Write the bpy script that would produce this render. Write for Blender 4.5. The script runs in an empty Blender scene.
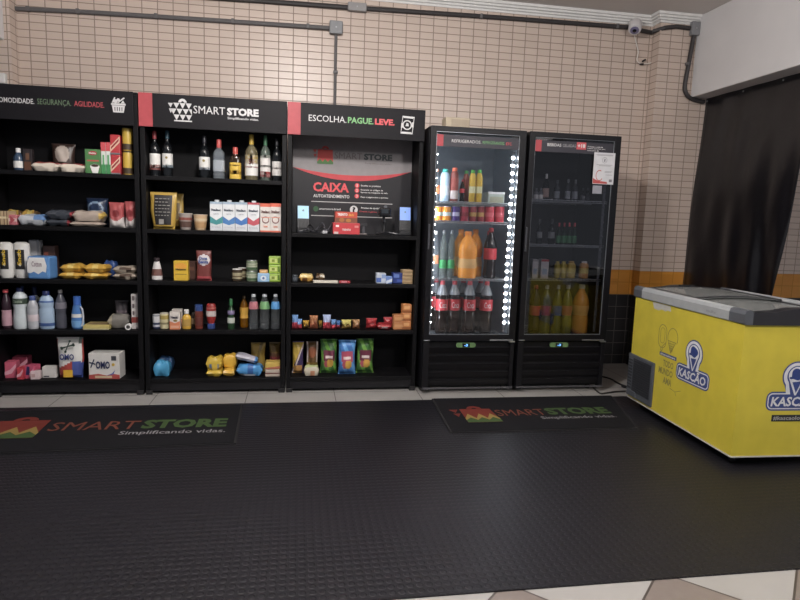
import bpy, bmesh, math, random
from mathutils import Matrix, Vector
random.seed(7)
PI = math.pi
SC = bpy.context.scene
COL = SC.collection

# ------------------------------------------------------------------ camera
CAM = Vector((1.0437, -4.3627, 1.2794)); YAW, PITCH, ROLL, FPX = -0.1702, 0.1331, 0.0323, 605.1
def cam_axes():
    cy, sy, cp, sp = math.cos(YAW), math.sin(YAW), math.cos(PITCH), math.sin(PITCH)
    w = Vector((-sy*cp, cy*cp, -sp)); r = Vector((cy, sy, 0)); u = r.cross(w)
    return math.cos(ROLL)*r + math.sin(ROLL)*u, -math.sin(ROLL)*r + math.cos(ROLL)*u, w
CR, CU, CW = cam_axes()
cd = bpy.data.cameras.new('camera'); cam = bpy.data.objects.new('camera', cd); COL.objects.link(cam)
m = Matrix((CR, CU, -CW)).transposed().to_4x4(); m.translation = CAM; cam.matrix_world = m
cd.sensor_width = 36; cd.lens = FPX*36/800; cd.clip_start = .05; SC.camera = cam
def U(u, v, ax, val):
    d = (u-400)/FPX*CR + (300-v)/FPX*CU + CW
    i = 'xyz'.index(ax)
    return CAM + d*((val-CAM[i])/d[i])

# ------------------------------------------------------------------ materials
def lin(h):
    h = h.lstrip('#'); o = []
    for i in (0, 2, 4):
        c = int(h[i:i+2], 16)/255
        o.append(c/12.92 if c <= .04045 else ((c+.055)/1.055)**2.4)
    return (*o, 1)
MATS = {}
def mat(hexc, rough=.5, metal=0, emit=0, trans=0, spec=.5, noise=.025, scale=25, bump=0, name=None):
    key = (hexc, rough, metal, emit, trans, spec, noise, scale, bump)
    if key in MATS: return MATS[key]
    m = bpy.data.materials.new(name or 'surface_' + hexc.strip('#')); m.use_nodes = True
    nt = m.node_tree; b = nt.nodes['Principled BSDF']; c = lin(hexc)
    if not emit:
        import colorsys
        hh, ss, vv = colorsys.rgb_to_hsv(*c[:3]); c = (*colorsys.hsv_to_rgb(hh, ss*.95, vv), 1)
    b.inputs['Roughness'].default_value = rough; b.inputs['Metallic'].default_value = metal
    b.inputs['Specular IOR Level'].default_value = spec
    if noise:
        tc = nt.nodes.new('ShaderNodeTexCoord'); n = nt.nodes.new('ShaderNodeTexNoise'); n.inputs['Scale'].default_value = scale
        nt.links.new(tc.outputs['Object'], n.inputs['Vector'])
        r = nt.nodes.new('ShaderNodeValToRGB')
        r.color_ramp.elements[0].color = (*[x*(1-noise*2) for x in c[:3]], 1); r.color_ramp.elements[0].position = .3
        r.color_ramp.elements[1].color = (*[min(1, x*(1+noise*2)) for x in c[:3]], 1); r.color_ramp.elements[1].position = .7
        nt.links.new(n.outputs['Fac'], r.inputs['Fac']); nt.links.new(r.outputs['Color'], b.inputs['Base Color'])
        if bump:
            bp = nt.nodes.new('ShaderNodeBump'); bp.inputs['Strength'].default_value = bump; bp.inputs['Distance'].default_value = .01
            nt.links.new(n.outputs['Fac'], bp.inputs['Height']); nt.links.new(bp.outputs['Normal'], b.inputs['Normal'])
    else:
        b.inputs['Base Color'].default_value = c
    if emit:
        b.inputs['Emission Color'].default_value = c; b.inputs['Emission Strength'].default_value = emit
    if trans: b.inputs['Transmission Weight'].default_value = trans
    MATS[key] = m; return m
def glassmat(name, ior, tint='ffffff', gloss=.02):
    m = bpy.data.materials.new(name); m.use_nodes = True; nt = m.node_tree; nt.nodes.clear()
    o = nt.nodes.new('ShaderNodeOutputMaterial'); mx = nt.nodes.new('ShaderNodeMixShader'); f = nt.nodes.new('ShaderNodeFresnel')
    t = nt.nodes.new('ShaderNodeBsdfTransparent'); g = nt.nodes.new('ShaderNodeBsdfGlossy')
    f.inputs['IOR'].default_value = ior; g.inputs['Roughness'].default_value = gloss; t.inputs['Color'].default_value = lin(tint)
    nt.links.new(f.outputs[0], mx.inputs[0]); nt.links.new(t.outputs[0], mx.inputs[1]); nt.links.new(g.outputs[0], mx.inputs[2])
    nt.links.new(mx.outputs[0], o.inputs[0]); return m
def clearplastic(hexc, fac):                       # clear bottle wall: part see-through, part tinted
    m = bpy.data.materials.new('clear_plastic_'+hexc); m.use_nodes = True; nt = m.node_tree; b = nt.nodes['Principled BSDF']
    b.inputs['Base Color'].default_value = lin(hexc); b.inputs['Roughness'].default_value = .1; b.inputs['Specular IOR Level'].default_value = 1
    o = nt.nodes['Material Output']; mx = nt.nodes.new('ShaderNodeMixShader'); t = nt.nodes.new('ShaderNodeBsdfTransparent')
    t.inputs['Color'].default_value = lin(hexc); mx.inputs[0].default_value = fac
    nt.links.new(t.outputs[0], mx.inputs[1]); nt.links.new(b.outputs[0], mx.inputs[2]); nt.links.new(mx.outputs[0], o.inputs[0]); return m

class G:                                           # tiny node graph helper
    def __init__(s, name):
        s.m = bpy.data.materials.new(name); s.m.use_nodes = True; s.nt = s.m.node_tree; s.b = s.nt.nodes['Principled BSDF']
        s.pos = s.nt.nodes.new('ShaderNodeNewGeometry').outputs['Position']
        sp = s.nt.nodes.new('ShaderNodeSeparateXYZ'); s.nt.links.new(s.pos, sp.inputs[0]); s.x, s.y, s.z = sp.outputs
    def put(s, inp, v):
        if isinstance(v, (int, float)): inp.default_value = v
        elif isinstance(v, tuple): inp.default_value = v
        else: s.nt.links.new(v, inp)
    def math(s, op, a, b=0, c=0):
        n = s.nt.nodes.new('ShaderNodeMath'); n.operation = op
        for i, v in enumerate((a, b, c)): s.put(n.inputs[i], v)
        return n.outputs[0]
    def mix(s, f, a, b):
        n = s.nt.nodes.new('ShaderNodeMix'); n.data_type = 'RGBA'
        s.put(n.inputs[0], f); s.put(n.inputs[6], a); s.put(n.inputs[7], b); return n.outputs[2]
    def noise(s, scale, detail=3, vec=None):
        n = s.nt.nodes.new('ShaderNodeTexNoise'); n.inputs['Scale'].default_value = scale; n.inputs['Detail'].default_value = detail
        s.nt.links.new(vec or s.pos, n.inputs['Vector']); return n.outputs['Fac']
    def line(s, coord, period, width, phase=0):    # 1 on joints
        f = s.math('FRACT', s.math('DIVIDE', s.math('SUBTRACT', coord, phase), period))
        d = s.math('MINIMUM', f, s.math('SUBTRACT', 1, f))
        return s.math('LESS_THAN', d, width/period/2)
    def cell(s, coord, period, phase=0): return s.math('FLOOR', s.math('DIVIDE', s.math('SUBTRACT', coord, phase), period))
    def rand(s, a, b):
        c = s.nt.nodes.new('ShaderNodeCombineXYZ'); s.put(c.inputs[0], a); s.put(c.inputs[1], b)
        w = s.nt.nodes.new('ShaderNodeTexWhiteNoise'); w.noise_dimensions = '2D'; s.nt.links.new(c.outputs[0], w.inputs['Vector']); return w.outputs['Value']
    def bump(s, h, strength=.5, dist=.002):
        b = s.nt.nodes.new('ShaderNodeBump'); b.inputs['Strength'].default_value = strength; b.inputs['Distance'].default_value = dist
        s.put(b.inputs['Height'], h); s.nt.links.new(b.outputs[0], s.b.inputs['Normal'])
    def out(s, col, rough=.5, spec=.5):
        s.put(s.b.inputs['Base Color'], col); s.put(s.b.inputs['Roughness'], rough); s.b.inputs['Specular IOR Level'].default_value = spec; return s.m

def tile_wall():
    g = G('beige_tile_wall'); h = g.math('ADD', g.x, g.math('SUBTRACT', g.y, .77))
    TW, TH, PX, PZ = .1138, .0558, 1.906, 2.3075
    small = g.math('MAXIMUM', g.line(h, TW, .007, PX), g.line(g.z, TH, .006, PZ))
    big = g.math('MAXIMUM', g.line(h, TW, .006, PX), g.line(g.z, .1138, .006, .655))
    up = g.math('GREATER_THAN', g.z, .883); mid = g.math('GREATER_THAN', g.z, .655)
    r = g.rand(g.cell(h, TW, PX), g.cell(g.z, TH, PZ)); n = g.noise(3)
    beige = g.mix(g.math('MULTIPLY', r, .6), lin('cab8ac'), lin('bdab9f'))
    beige = g.mix(g.math('MULTIPLY', n, .25), beige, lin('a99a92'))
    yel = g.mix(r, lin('c98a3a'), lin('bb7d30')); blk = g.mix(r, lin('1b1818'), lin('141213'))
    face = g.mix(up, g.mix(mid, blk, yel), beige)
    gro = g.mix(up, g.mix(mid, lin('5b5553'), lin('a5742c')), lin('8c7c72'))
    j = g.math('ADD', g.math('MULTIPLY', up, small), g.math('MULTIPLY', g.math('SUBTRACT', 1, up), big))
    g.bump(g.math('SUBTRACT', 1, j), .5, .002)
    return g.out(g.mix(j, face, gro), g.mix(j, (.36, .36, .36, 1), (.85, .85, .85, 1)))
def plaster(name, c1, c2):
    g = G(name); n = g.noise(2.5, 5); n2 = g.noise(30, 3)
    g.bump(g.math('ADD', n, g.math('MULTIPLY', n2, .3)), .35, .01)
    return g.out(g.mix(n, lin(c1), lin(c2)), .8)
def floor_mat():
    g = G('stone_floor_tiles')
    a = g.math('MULTIPLY', g.math('ADD', g.x, g.y), .7071); b = g.math('MULTIPLY', g.math('SUBTRACT', g.x, g.y), .7071)
    # diamond field in front, straight pale border along the wall; vertex of the field at (2.387,-2.445)
    P = .424; pa, pb = (2.387-2.445)*.7071, (2.387+2.445)*.7071
    par = g.math('MODULO', g.math('ADD', g.cell(a, P, pa), g.math('ADD', g.cell(b, P, pb), 1000)), 2)
    jd = g.math('MAXIMUM', g.line(a, P, .008, pa), g.line(b, P, .008, pb))
    jb = g.math('MAXIMUM', g.line(g.x, .62, .006, 1.32), g.line(g.y, .62, .006, -.02))
    border = g.math('GREATER_THAN', g.y, -.64)
    n = g.noise(4, 6); n2 = g.noise(18, 4)
    light = g.mix(n, lin('979491'), lin('aca9a6')); brown = g.mix(n2, lin('756b66'), lin('857b75'))
    fld = g.mix(par, light, brown)
    col = g.mix(border, fld, light); j = g.math('ADD', g.math('MULTIPLY', border, jb), g.math('MULTIPLY', g.math('SUBTRACT', 1, border), jd))
    return g.out(g.mix(j, col, lin('4a433f')), .32)
def stud_mat():
    g = G('studded_black_rubber'); P = .034
    fx = g.math('SUBTRACT', g.math('FRACT', g.math('DIVIDE', g.x, P)), .5); fy = g.math('SUBTRACT', g.math('FRACT', g.math('DIVIDE', g.y, P)), .5)
    d = g.math('SQRT', g.math('ADD', g.math('MULTIPLY', fx, fx), g.math('MULTIPLY', fy, fy)))
    ss = g.nt.nodes.new('ShaderNodeMapRange'); ss.interpolation_type = 'SMOOTHSTEP'
    g.put(ss.inputs[0], d); ss.inputs[1].default_value = .42; ss.inputs[2].default_value = .28; ss.inputs[3].default_value = 0; ss.inputs[4].default_value = 1
    n = g.noise(1.3, 6); n2 = g.noise(60, 3)
    g.bump(ss.outputs[0], .5, .003)
    c = g.mix(n, lin('151419'), lin('1d1c22')); c = g.mix(g.math('MULTIPLY', g.math('GREATER_THAN', n2, .72), .25), c, lin('454448'))
    return g.out(c, .45, .38)

WALLM = tile_wall(); BEAMM = plaster('white_plaster', 'c9c6c7', 'dad7d7'); CEILM = plaster('ceiling_paint', 'd6cfcb', 'dfd9d5')
BLACK = mat('#0b0a0d', .55, name='black_laminate', spec=.22); BLACK2 = mat('#121115', .55, spec=.35); HEAD = mat('#121015', .6, name='header_vinyl', spec=.25)
RED = mat('#c2454d', .5); STRIPE = mat('#a5373f', .55); WHITE = mat('#e6e4e2', .5); GREEN = mat('#57a04a', .5); DARKRED = mat('#a8242e', .5); OFFW = mat('#cfcbc6', .6)
GREY = mat('#7c7f84', .5); STEEL = mat('#a9abae', .3, .8); RUB = mat('#19181a', .7); YEL = mat('#e0c21e', .45); BLUE = mat('#27489a', .45)
NAVY = mat('#1b2a5e', .45); ORANGE = mat('#e0742a', .45); GOLD = mat('#b98f2e', .4); BROWN = mat('#5d3a26', .5); TAN = mat('#c79b62', .55); PINK = mat('#d4496f', .45)
LBLUE = mat('#5b9fd4', .45); TEAL = mat('#3aa79a', .45); CREAM = mat('#d9cda6', .5); DKGREEN = mat('#2c5a33', .45); PURPLE = mat('#4a2f73', .45); LIME = mat('#9cc23c', .45)
ORL = mat('#f08a1e', .3); KETCH = mat('#8e1f1c', .35); DARKG = mat('#333338', .5)

# ------------------------------------------------------------------ mesh helpers
def setp(o, label=None, cat=None, group=None, kind=None):
    if label: o['label'] = label
    if cat: o['category'] = cat
    if group: o['group'] = group
    if kind: o['kind'] = kind
    return o
def obj(name, bm, mats, parent=None, loc=None, M=None, smooth=False):
    me = bpy.data.meshes.new(name)
    if M is not None: bm.transform(M)
    bmesh.ops.recalc_face_normals(bm, faces=bm.faces[:])
    for f in bm.faces: f.smooth = smooth
    bm.to_mesh(me); bm.free()
    for x in (mats if isinstance(mats, (list, tuple)) else [mats]): me.materials.append(x)
    if smooth: 
        try: me.set_sharp_from_angle(angle=math.radians(40))
        except Exception: pass
    o = bpy.data.objects.new(name, me); COL.objects.link(o)
    if parent: o.parent = parent
    if loc is not None: o.location = loc
    return o
def thing(name, label, cat, loc=(0, 0, 0), group=None, rz=0):
    o = bpy.data.objects.new(name, None); COL.objects.link(o); o.location = loc; o.rotation_euler = (0, 0, rz); o.empty_display_size = .05
    return setp(o, label, cat, group)
def NB(): return bmesh.new()
def abox(bm, x0, x1, y0, y1, z0, z1, bev=0, mi=0, seg=2):
    v = [bm.verts.new((x, y, z)) for x in (x0, x1) for y in (y0, y1) for z in (z0, z1)]
    fs = [bm.faces.new([v[i] for i in q]) for q in ((0, 1, 3, 2), (4, 6, 7, 5), (0, 4, 5, 1), (2, 3, 7, 6), (0, 2, 6, 4), (1, 5, 7, 3))]
    for f in fs: f.material_index = mi
    if bev:
        es = list({e for f in fs for e in f.edges})
        r = bmesh.ops.bevel(bm, geom=es, offset=bev, segments=seg, affect='EDGES', profile=.5)
        for f in r['faces']: f.material_index = mi
    return bm
def box(x0, x1, y0, y1, z0, z1, bev=0): return abox(NB(), x0, x1, y0, y1, z0, z1, bev)
def prism(bm, pts, y0, y1, mi=0):                   # outline in XZ, thickness along y
    a = [bm.verts.new((x, y0, z)) for x, z in pts]; b = [bm.verts.new((x, y1, z)) for x, z in pts]
    n = len(pts)
    f1 = bm.faces.new(a); f2 = bm.faces.new(b[::-1]); fs = [f1, f2]
    for i in range(n): fs.append(bm.faces.new((a[i], a[(i+1) % n], b[(i+1) % n], b[i])))
    for f in fs: f.material_index = mi
    return bm
def lathe(bm, prof, seg=20, cx=0, cy=0, z0=0, mi=0, sy=1.0, sq=0):
    rings = []
    for r, z in prof:
        ring = []
        for k in range(seg):
            a = 2*PI*k/seg; ca, sa = math.cos(a), math.sin(a)
            if sq:
                e = 1-sq; ca = math.copysign(abs(ca)**e, ca); sa = math.copysign(abs(sa)**e, sa)
            ring.append(bm.verts.new((cx+max(r, 1e-4)*ca, cy+max(r, 1e-4)*sa*sy, z0+z)))
        rings.append(ring)
    for i in range(len(rings)-1):
        for k in range(seg):
            f = bm.faces.new((rings[i][k], rings[i][(k+1) % seg], rings[i+1][(k+1) % seg], rings[i+1][k])); f.material_index = mi
    f = bm.faces.new(rings[0][::-1]); f.material_index = mi; f = bm.faces.new(rings[-1]); f.material_index = mi
    return bm
def tube(bm, pts, r, seg=8, mi=0, closed=False):
    pts = [Vector(p) for p in pts]; rings = []; n = len(pts); up = None
    for i, p in enumerate(pts):
        t = (pts[min(i+1, n-1)] - pts[max(i-1, 0)]).normalized()
        if up is None: up = Vector((0, 0, 1)) if abs(t.z) < .9 else Vector((1, 0, 0))
        a = (up - t*up.dot(t)).normalized(); up = a; b = t.cross(a)
        rr = r[i] if isinstance(r, (list, tuple)) else r
        rings.append([bm.verts.new(p + rr*(math.cos(2*PI*k/seg)*a + math.sin(2*PI*k/seg)*b)) for k in range(seg)])
    for i in range(n-1):
        for k in range(seg):
            f = bm.faces.new((rings[i][k], rings[i][(k+1) % seg], rings[i+1][(k+1) % seg], rings[i+1][k])); f.material_index = mi
    f = bm.faces.new(rings[0][::-1]); f.material_index = mi; f = bm.faces.new(rings[-1]); f.material_index = mi
    return bm
def spline(P, n=8):
    P = [Vector(p) for p in P]; out = []
    for i in range(len(P)-1):
        p0, p1, p2, p3 = P[max(i-1, 0)], P[i], P[i+1], P[min(i+2, len(P)-1)]
        for k in range(n):
            t = k/n; out.append(.5*((2*p1)+(p2-p0)*t+(2*p0-5*p1+4*p2-p3)*t*t+(3*p1-p0-3*p2+p3)*t**3))
    return out + [P[-1]]
FR = Matrix.Identity(4)                             # front frame: s=x, t=z, outward -y
FLOORF = Matrix.Rotation(-PI/2, 4, 'X'); LEFTF = Matrix.Rotation(-PI/2, 4, 'Z')
def text_mesh(s, bold=0):
    cu = bpy.data.curves.new('t', 'FONT'); cu.body = s; cu.offset = bold; cu.resolution_u = 2
    o = bpy.data.objects.new('t', cu); COL.objects.link(o); bpy.context.view_layer.update()
    dg = bpy.context.evaluated_depsgraph_get()
    me = bpy.data.meshes.new_from_object(o.evaluated_get(dg)); bm = NB(); bm.from_mesh(me)
    bpy.data.objects.remove(o); bpy.data.curves.remove(cu); bpy.data.meshes.remove(me); return bm
def add_text(bm, s, x0, x1, z0, z1, y=0, bold=0, mi=0, shear=0, th=.0008):    # text fills the rectangle
    t = text_mesh(s, bold); xs = [v.co.x for v in t.verts]; ys = [v.co.y for v in t.verts]
    if not xs: t.free(); return bm
    a, b, c, d = min(xs), max(xs), min(ys), max(ys); vm = {}
    for f in t.faces:
        vs = []
        for v in f.verts:
            if v.index not in vm:
                tz = (v.co.y-c)/(d-c); vm[v.index] = bm.verts.new((x0+(v.co.x-a)/(b-a)*(x1-x0) + shear*(tz-.5)*(z1-z0), y-th, z0+tz*(z1-z0)))
            vs.append(vm[v.index])
        try: q = bm.faces.new(vs); q.material_index = mi
        except ValueError: pass
    t.free(); return bm
def text_obj(name, items, mats, parent, M=None, loc=None):
    mats = mats if isinstance(mats, (list, tuple)) else [mats]
    for it in items:
        it = dict(it); mm = mats[it.pop('mi', 0)]; bm = NB(); add_text(bm, **it)
        if M is not None: bm.transform(M)
        me = bpy.data.meshes.new(name); bm.to_mesh(me); bm.free(); me.materials.append(mm)
        o = bpy.data.objects.new(name, me); COL.objects.link(o); o.parent = parent
        if loc is not None: o.location = loc
    return o
def T(s, x0, x1, z0, z1, bold=0, mi=0, y=0, shear=0): return dict(s=s, x0=x0, x1=x1, z0=z0, z1=z1, bold=bold, mi=mi, y=y, shear=shear)
def struct(name, bm, m, M=None): return setp(obj(name, bm, m, M=M), kind='structure')
def arc(cx, cz, r, a0, a1, n=12, rz=None): return [(cx+r*math.cos(math.radians(a0+(a1-a0)*i/n)), cz+(rz or r)*math.sin(math.radians(a0+(a1-a0)*i/n))) for i in range(n+1)]
def rrect(x0, x1, z0, z1, r, n=5):
    return arc(x1-r, z0+r, r, -90, 0, n)+arc(x1-r, z1-r, r, 0, 90, n)+arc(x0+r, z1-r, r, 90, 180, n)+arc(x0+r, z0+r, r, 180, 270, n)

# ------------------------------------------------------------------ the setting
CZ = 3.09
struct('floor', box(-4.2, 7.2, -5.6, .9, -.06, 0), floor_mat())
struct('wall_back', box(-1.12, 4.09, .77, .9, 0, CZ), WALLM)
struct('wall_right', box(4.09, 7.2, .645, .9, 0, CZ), WALLM)
struct('wall_left', box(-4.2, -1.02, .645, .9, 0, CZ), WALLM)
struct('ceiling', box(-4.2, 7.2, -5.6, .9, CZ, CZ+.08), CEILM)
bm = NB(); PR = [(0, 0), (0, -.075), (.01, -.075), (.014, -.06), (.026, -.055), (.03, -.042), (.044, -.038), (.048, -.024), (.06, -.02), (.064, 0)]
RG = [[bm.verts.new((X-a_*mx, Y-a_*my, CZ+z_-.0005)) for a_, z_ in PR] for X, Y, mx, my in ((-1.02, .77, 0, 1), (4.09, .77, 1, 1), (4.09, .645, 1, 1), (4.43, .645, 0, 1))]
for r0, r1 in zip(RG, RG[1:]):
    for k in range(len(PR)-1): bm.faces.new((r0[k], r0[k+1], r1[k+1], r1[k]))
bm.faces.new(RG[0]); bm.faces.new(RG[-1][::-1])
struct('trim_1', bm, mat('#dad8d6', .6))
struct('trim_2', box(4.43, 4.65, -5.4, .645, 2.415, CZ-.001, .006), BEAMM)
struct('trim_3', box(-1.4, -1.06, -5.4, .645, 2.47, CZ-.001, .006), BEAMM)

# ------------------------------------------------------------------ floor coverings
rm = obj('rubber_mat', box(-2.4, 3.9, -2.495, -.27, .0005, .006), stud_mat())
setp(rm, 'large black studded rubber mat covering most of the floor before the shelves', 'mat')
def bag_emblem(name, parent, x0, z0, w, h, mats, M, y=0, loc=None):   # shopping bag made of triangles; mats = (top, middle, bottom)
    bm = NB(); th = .0012; rh = h*.26; plain = len({m_.name for m_ in mats}) == 1; n = 3; L = x0+.24*w; ww = (x0+w-L)/n; zt0 = z0+h*.8
    if plain:
        for r in range(3):
            zt = zt0-r*rh; sh = (r % 2)*ww*.5
            for k in range(n+(0 if r % 2 == 0 else 0)):
                xx = L+k*ww-(sh if k or r % 2 == 0 else sh)
                prism(bm, [(xx+.0006, zt), (xx+ww-.0006, zt), (xx+ww/2, zt-rh+.002)], y-th, y, 0)
            if r % 2: prism(bm, [(L+(n-.5)*ww, zt), (L+n*ww, zt), (L+n*ww, zt-rh)], y-th, y, 0)
        prism(bm, [(L+.1*ww, z0-.02*h), (x0+w, z0-.02*h), (x0+w, z0+.035*h), (L+.1*ww, z0+.035*h)], y-th, y, 2)
    else:
        prism(bm, [(L, z0), (x0+w, z0), (x0+w*.97, zt0), (L+.03*w, zt0)], y-th, y, 0)
        zig = lambda zb, zt, m0: prism(bm, [(L, zb)]+[(L+(x0+w-L)*k/6, zb+(zt-zb)*(1 if k % 2 else .45)) for k in range(7)]+[(x0+w, zb)], y-th-.0006*m0, y-th-.0006*m0+.0005, m0)
        zig(z0, z0+h*.5, 1); zig(z0-.001, z0+h*.27, 2)
    for r, q in ((0, .2), (1, .16)):
        zt = zt0-.02*h-r*rh*.95; prism(bm, [(x0+(.02 if r == 0 else .06)*w, zt), (x0+.22*w, zt), (x0+.13*w, zt-rh*.75)], y-th, y, 0)
    cxx = L+(x0+w-L)*.5
    prism(bm, arc(cxx, zt0+.004, w*.17, 0, 180, 12, h*.17)+arc(cxx, zt0+.004, w*.06, 180, 0, 8, h*.06), y-th, y, 0)
    return obj(name, bm, list(mats), parent, M=M, loc=loc)
FADR, FADO, FADG, FADY, FADW = mat('#67261e', .85, spec=.2), mat('#663628', .85, spec=.2), mat('#3a4e2b', .85, spec=.2), mat('#b7a63c', .8), mat('#7b797c', .8)
def logo_mat(label, quad, em, sm, st, si):          # quad: corners far-left, far-right, near-right, near-left on the floor
    c0 = sum((Vector(q) for q in quad), Vector((0, 0)))/4
    t = thing('welcome_mat', label, 'mat', (c0.x, c0.y, .0062), 'printed welcome mats')
    Q = [Vector(q)-c0 for q in quad]; R_ = [q*(1-.014/q.length) for q in Q]
    g = G('felt'); n = g.noise(300, 2); g.bump(n, .4, .002); fm = g.out(g.mix(n, lin('131316'), lin('1b1a1e')), .9, .15)
    def slab(pts, z1):
        bm = NB(); a_ = [bm.verts.new((p.x, p.y, 0)) for p in pts]; b_ = [bm.verts.new((p.x, p.y, z1)) for p in pts]; k = len(pts)
        bm.faces.new(a_[::-1]); bm.faces.new(b_)
        for i in range(k): bm.faces.new((a_[i], a_[(i+1) % k], b_[(i+1) % k], b_[i]))
        return bm
    obj('pile', slab(R_, .011), fm, t)
    bm = NB(); lo = [[bm.verts.new((p.x, p.y, z)) for p in P_] for P_ in (Q, [r*.9996 for r in R_]) for z in (0, .008)]
    for i in range(4):
        j = (i+1) % 4
        for A_, B_ in ((0, 1), (1, 3), (3, 2), (2, 0)): bm.faces.new((lo[A_][i], lo[A_][j], lo[B_][j], lo[B_][i]))
    obj('rubber_border', bm, RUB, t)
    M = Matrix.Translation((-c0.x, -c0.y, .0112)) @ FLOORF
    bag_emblem('printed_emblem', t, *em, (FADR, mat('#806a2e', .8), FADG), M)
    text_obj('lettering', [T('SMART', *sm, .0), T('STORE', *st, .045, 1), T('Simplificando vidas.', *si, .01, 2)], [FADO, FADG, FADW], t, M)
    return t
logo_mat('black welcome mat with red and green bag print lying below the left shelves', [(-.86, -.375), (.694, -.325), (.717, -1.03), (-.86, -1.09)], (-.79, -.87, .4, .37), (-.36, .125, -.765, -.62), (.145, .632, -.765, -.61), (.05, .638, -.875, -.80))
logo_mat('black welcome mat with red and green bag print lying before the glass door coolers', [(2.0, -.27), (3.385, -.275), (3.185, -.968), (1.964, -.957)], (2.05, -.8, .3, .33), (2.36, 2.70, -.69, -.565), (2.715, 3.165, -.69, -.55), (2.63, 3.155, -.785, -.72))

# ------------------------------------------------------------------ shelf units
SHZ = (.107, .456, .802, 1.157, 1.515)              # tops of the five shelves
DEP = .31; UW = .967
def shelf_unit(x0, label, panel=False, hw=.002):
    t = thing('shelf_unit', label, 'shelf unit', (x0, 0, 0), 'black shelf units')
    for xa in (.004, UW-.034): obj('side_panel', box(xa, xa+.03, .002, DEP, .0, 2.03, .002), BLACK, t)
    obj('back_panel', box(.0345, UW-.0345, DEP-.018, DEP, .03, 2.03), BLACK, t)
    for i, z in enumerate(SHZ[:4] if panel else SHZ): obj('shelf', box(.0345, UW-.0345, .004, DEP-.0185, z-.028, z, .002), BLACK, t)
    obj('plinth', box(.0345, UW-.0345, .012, .03, .02, SHZ[0]-.0285), BLACK2, t)
    for xa in (.006, UW-.05): obj('foot', box(xa, xa+.044, -.012, .0015, 0, .03, .003), RUB, t)
    h = obj('header', box(.002, UW-hw, -.012, .0, 1.832, 2.05, .002), HEAD, t)
    obj('top_board', box(.004, UW-.004, .0005, DEP, 2.031, 2.048), BLACK, t)
    obj('red_stripe', box(.003, .09, -.0145, -.0125, 1.834, 2.049), STRIPE, h)
    return t, h
MF = Matrix.Translation((0, -.0126, 0))
u1, h1 = shelf_unit(-.967-.004, 'black shelf unit at the left, its header showing a shopping basket', False, .026)
HW, HG, HR = mat('#c9c7c8', .5), mat('#60755a', .5), mat('#a83c44', .5)
text_obj('lettering', [T('COMODIDADE.', .112, .342, 1.934, 1.966, .012), T('SEGURANÇA.', .36, .562, 1.927, 1.97, .004, 1), T('AGILIDADE.', .58, .762, 1.936, 1.97, .012, 2)], [HW, HG, HR], h1, MF)
bm = NB(); bx, bz = .0, .0
prism(bm, [(bx-.04, bz), (bx+.04, bz), (bx+.05, bz+.055), (bx-.05, bz+.055)], -.002, 0); prism(bm, [(bx-.056, bz+.058), (bx+.056, bz+.058), (bx+.056, bz+.072), (bx-.056, bz+.072)], -.002, 0)
prism(bm, arc(bx-.022, bz+.088, .016, 0, 340, 10), -.002, 0); prism(bm, [(bx+.0, bz+.075), (bx+.05, bz+.115), (bx+.042, bz+.122), (bx-.012, bz+.075)], -.002, 0); prism(bm, arc(bx, bz+.1, .013, 0, 340, 8), -.002, 0)
prism(bm, [(bx-.05, bz+.076), (bx-.03, bz+.12), (bx-.022, bz+.118), (bx-.038, bz+.075)], -.002, 0); prism(bm, [(bx+.02, bz+.074), (bx+.05, bz+.074), (bx+.036, bz+.098)], -.002, 0)
for k in range(4): prism(bm, [(bx-.03+k*.018, bz+.012), (bx-.024+k*.018, bz+.012), (bx-.024+k*.018, bz+.042), (bx-.03+k*.018, bz+.042)], -.003, -.001, 1)
obj('printed_basket', bm, [HW, HEAD], h1, M=MF @ Matrix.Translation((.85, 0, 1.912)) @ Matrix.Scale(.8, 4))
u2, h2 = shelf_unit(.0, 'black shelf unit in the middle, wine and spirit bottles on its top shelf')
bag_emblem('printed_emblem', h2, .185, 1.88, .155, .145, (HW, HW, HW), MF)
text_obj('lettering', [T('SMART', .35, .555, 1.935, 1.985, .0), T('STORE', .567, .775, 1.935, 1.985, .05), T('Simplificando vidas.', .57, .775, 1.905, 1.925, .015)], [HW], h2, MF)
u3, h3 = shelf_unit(.967, 'black shelf unit holding the self checkout counter and its sign', True)
text_obj('lettering', [T('ESCOLHA.', .145, .405, 1.93, 1.972, .0), T('PAGUE.', .415, .595, 1.93, 1.972, .03, 1), T('LEVE.', .605, .745, 1.93, 1.972, .045, 2)], [HW, mat('#6fa86a', .5), mat('#d2464c', .5)], h3, MF)
bm = NB(); cx, cz = .835, 1.94
A = [(cx-.046, cz-.06), (cx+.04, cz-.062), (cx+.052, cz+.058), (cx-.034, cz+.062)]
for i in range(4):
    p, q = Vector(A[i]), Vector(A[(i+1) % 4]); c0 = Vector((cx, cz)); wd = .22 if i in (0, 2) else .1
    prism(bm, [tuple(p), tuple(q), tuple(q.lerp(c0, wd)), tuple(p.lerp(c0, wd))], -.002, 0)
prism(bm, arc(cx, cz, .034, 0, 360, 20)+arc(cx, cz, .026, 360, 0, 20), -.0022, -.0002); prism(bm, [(cx-.012, cz-.008), (cx+.012, cz-.008), (cx+.008, cz+.012), (cx-.004, cz+.016)], -.002, 0)
prism(bm, [(cx-.044, cz-.02), (cx-.03, cz-.02), (cx-.03, cz+.012), (cx-.042, cz+.012)], -.0018, 0); prism(bm, [(cx+.034, cz-.014), (cx+.046, cz-.014), (cx+.046, cz+.02), (cx+.034, cz+.02)], -.0018, 0)
obj('printed_snack_bag', bm, HW, h3, M=MF)
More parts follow.
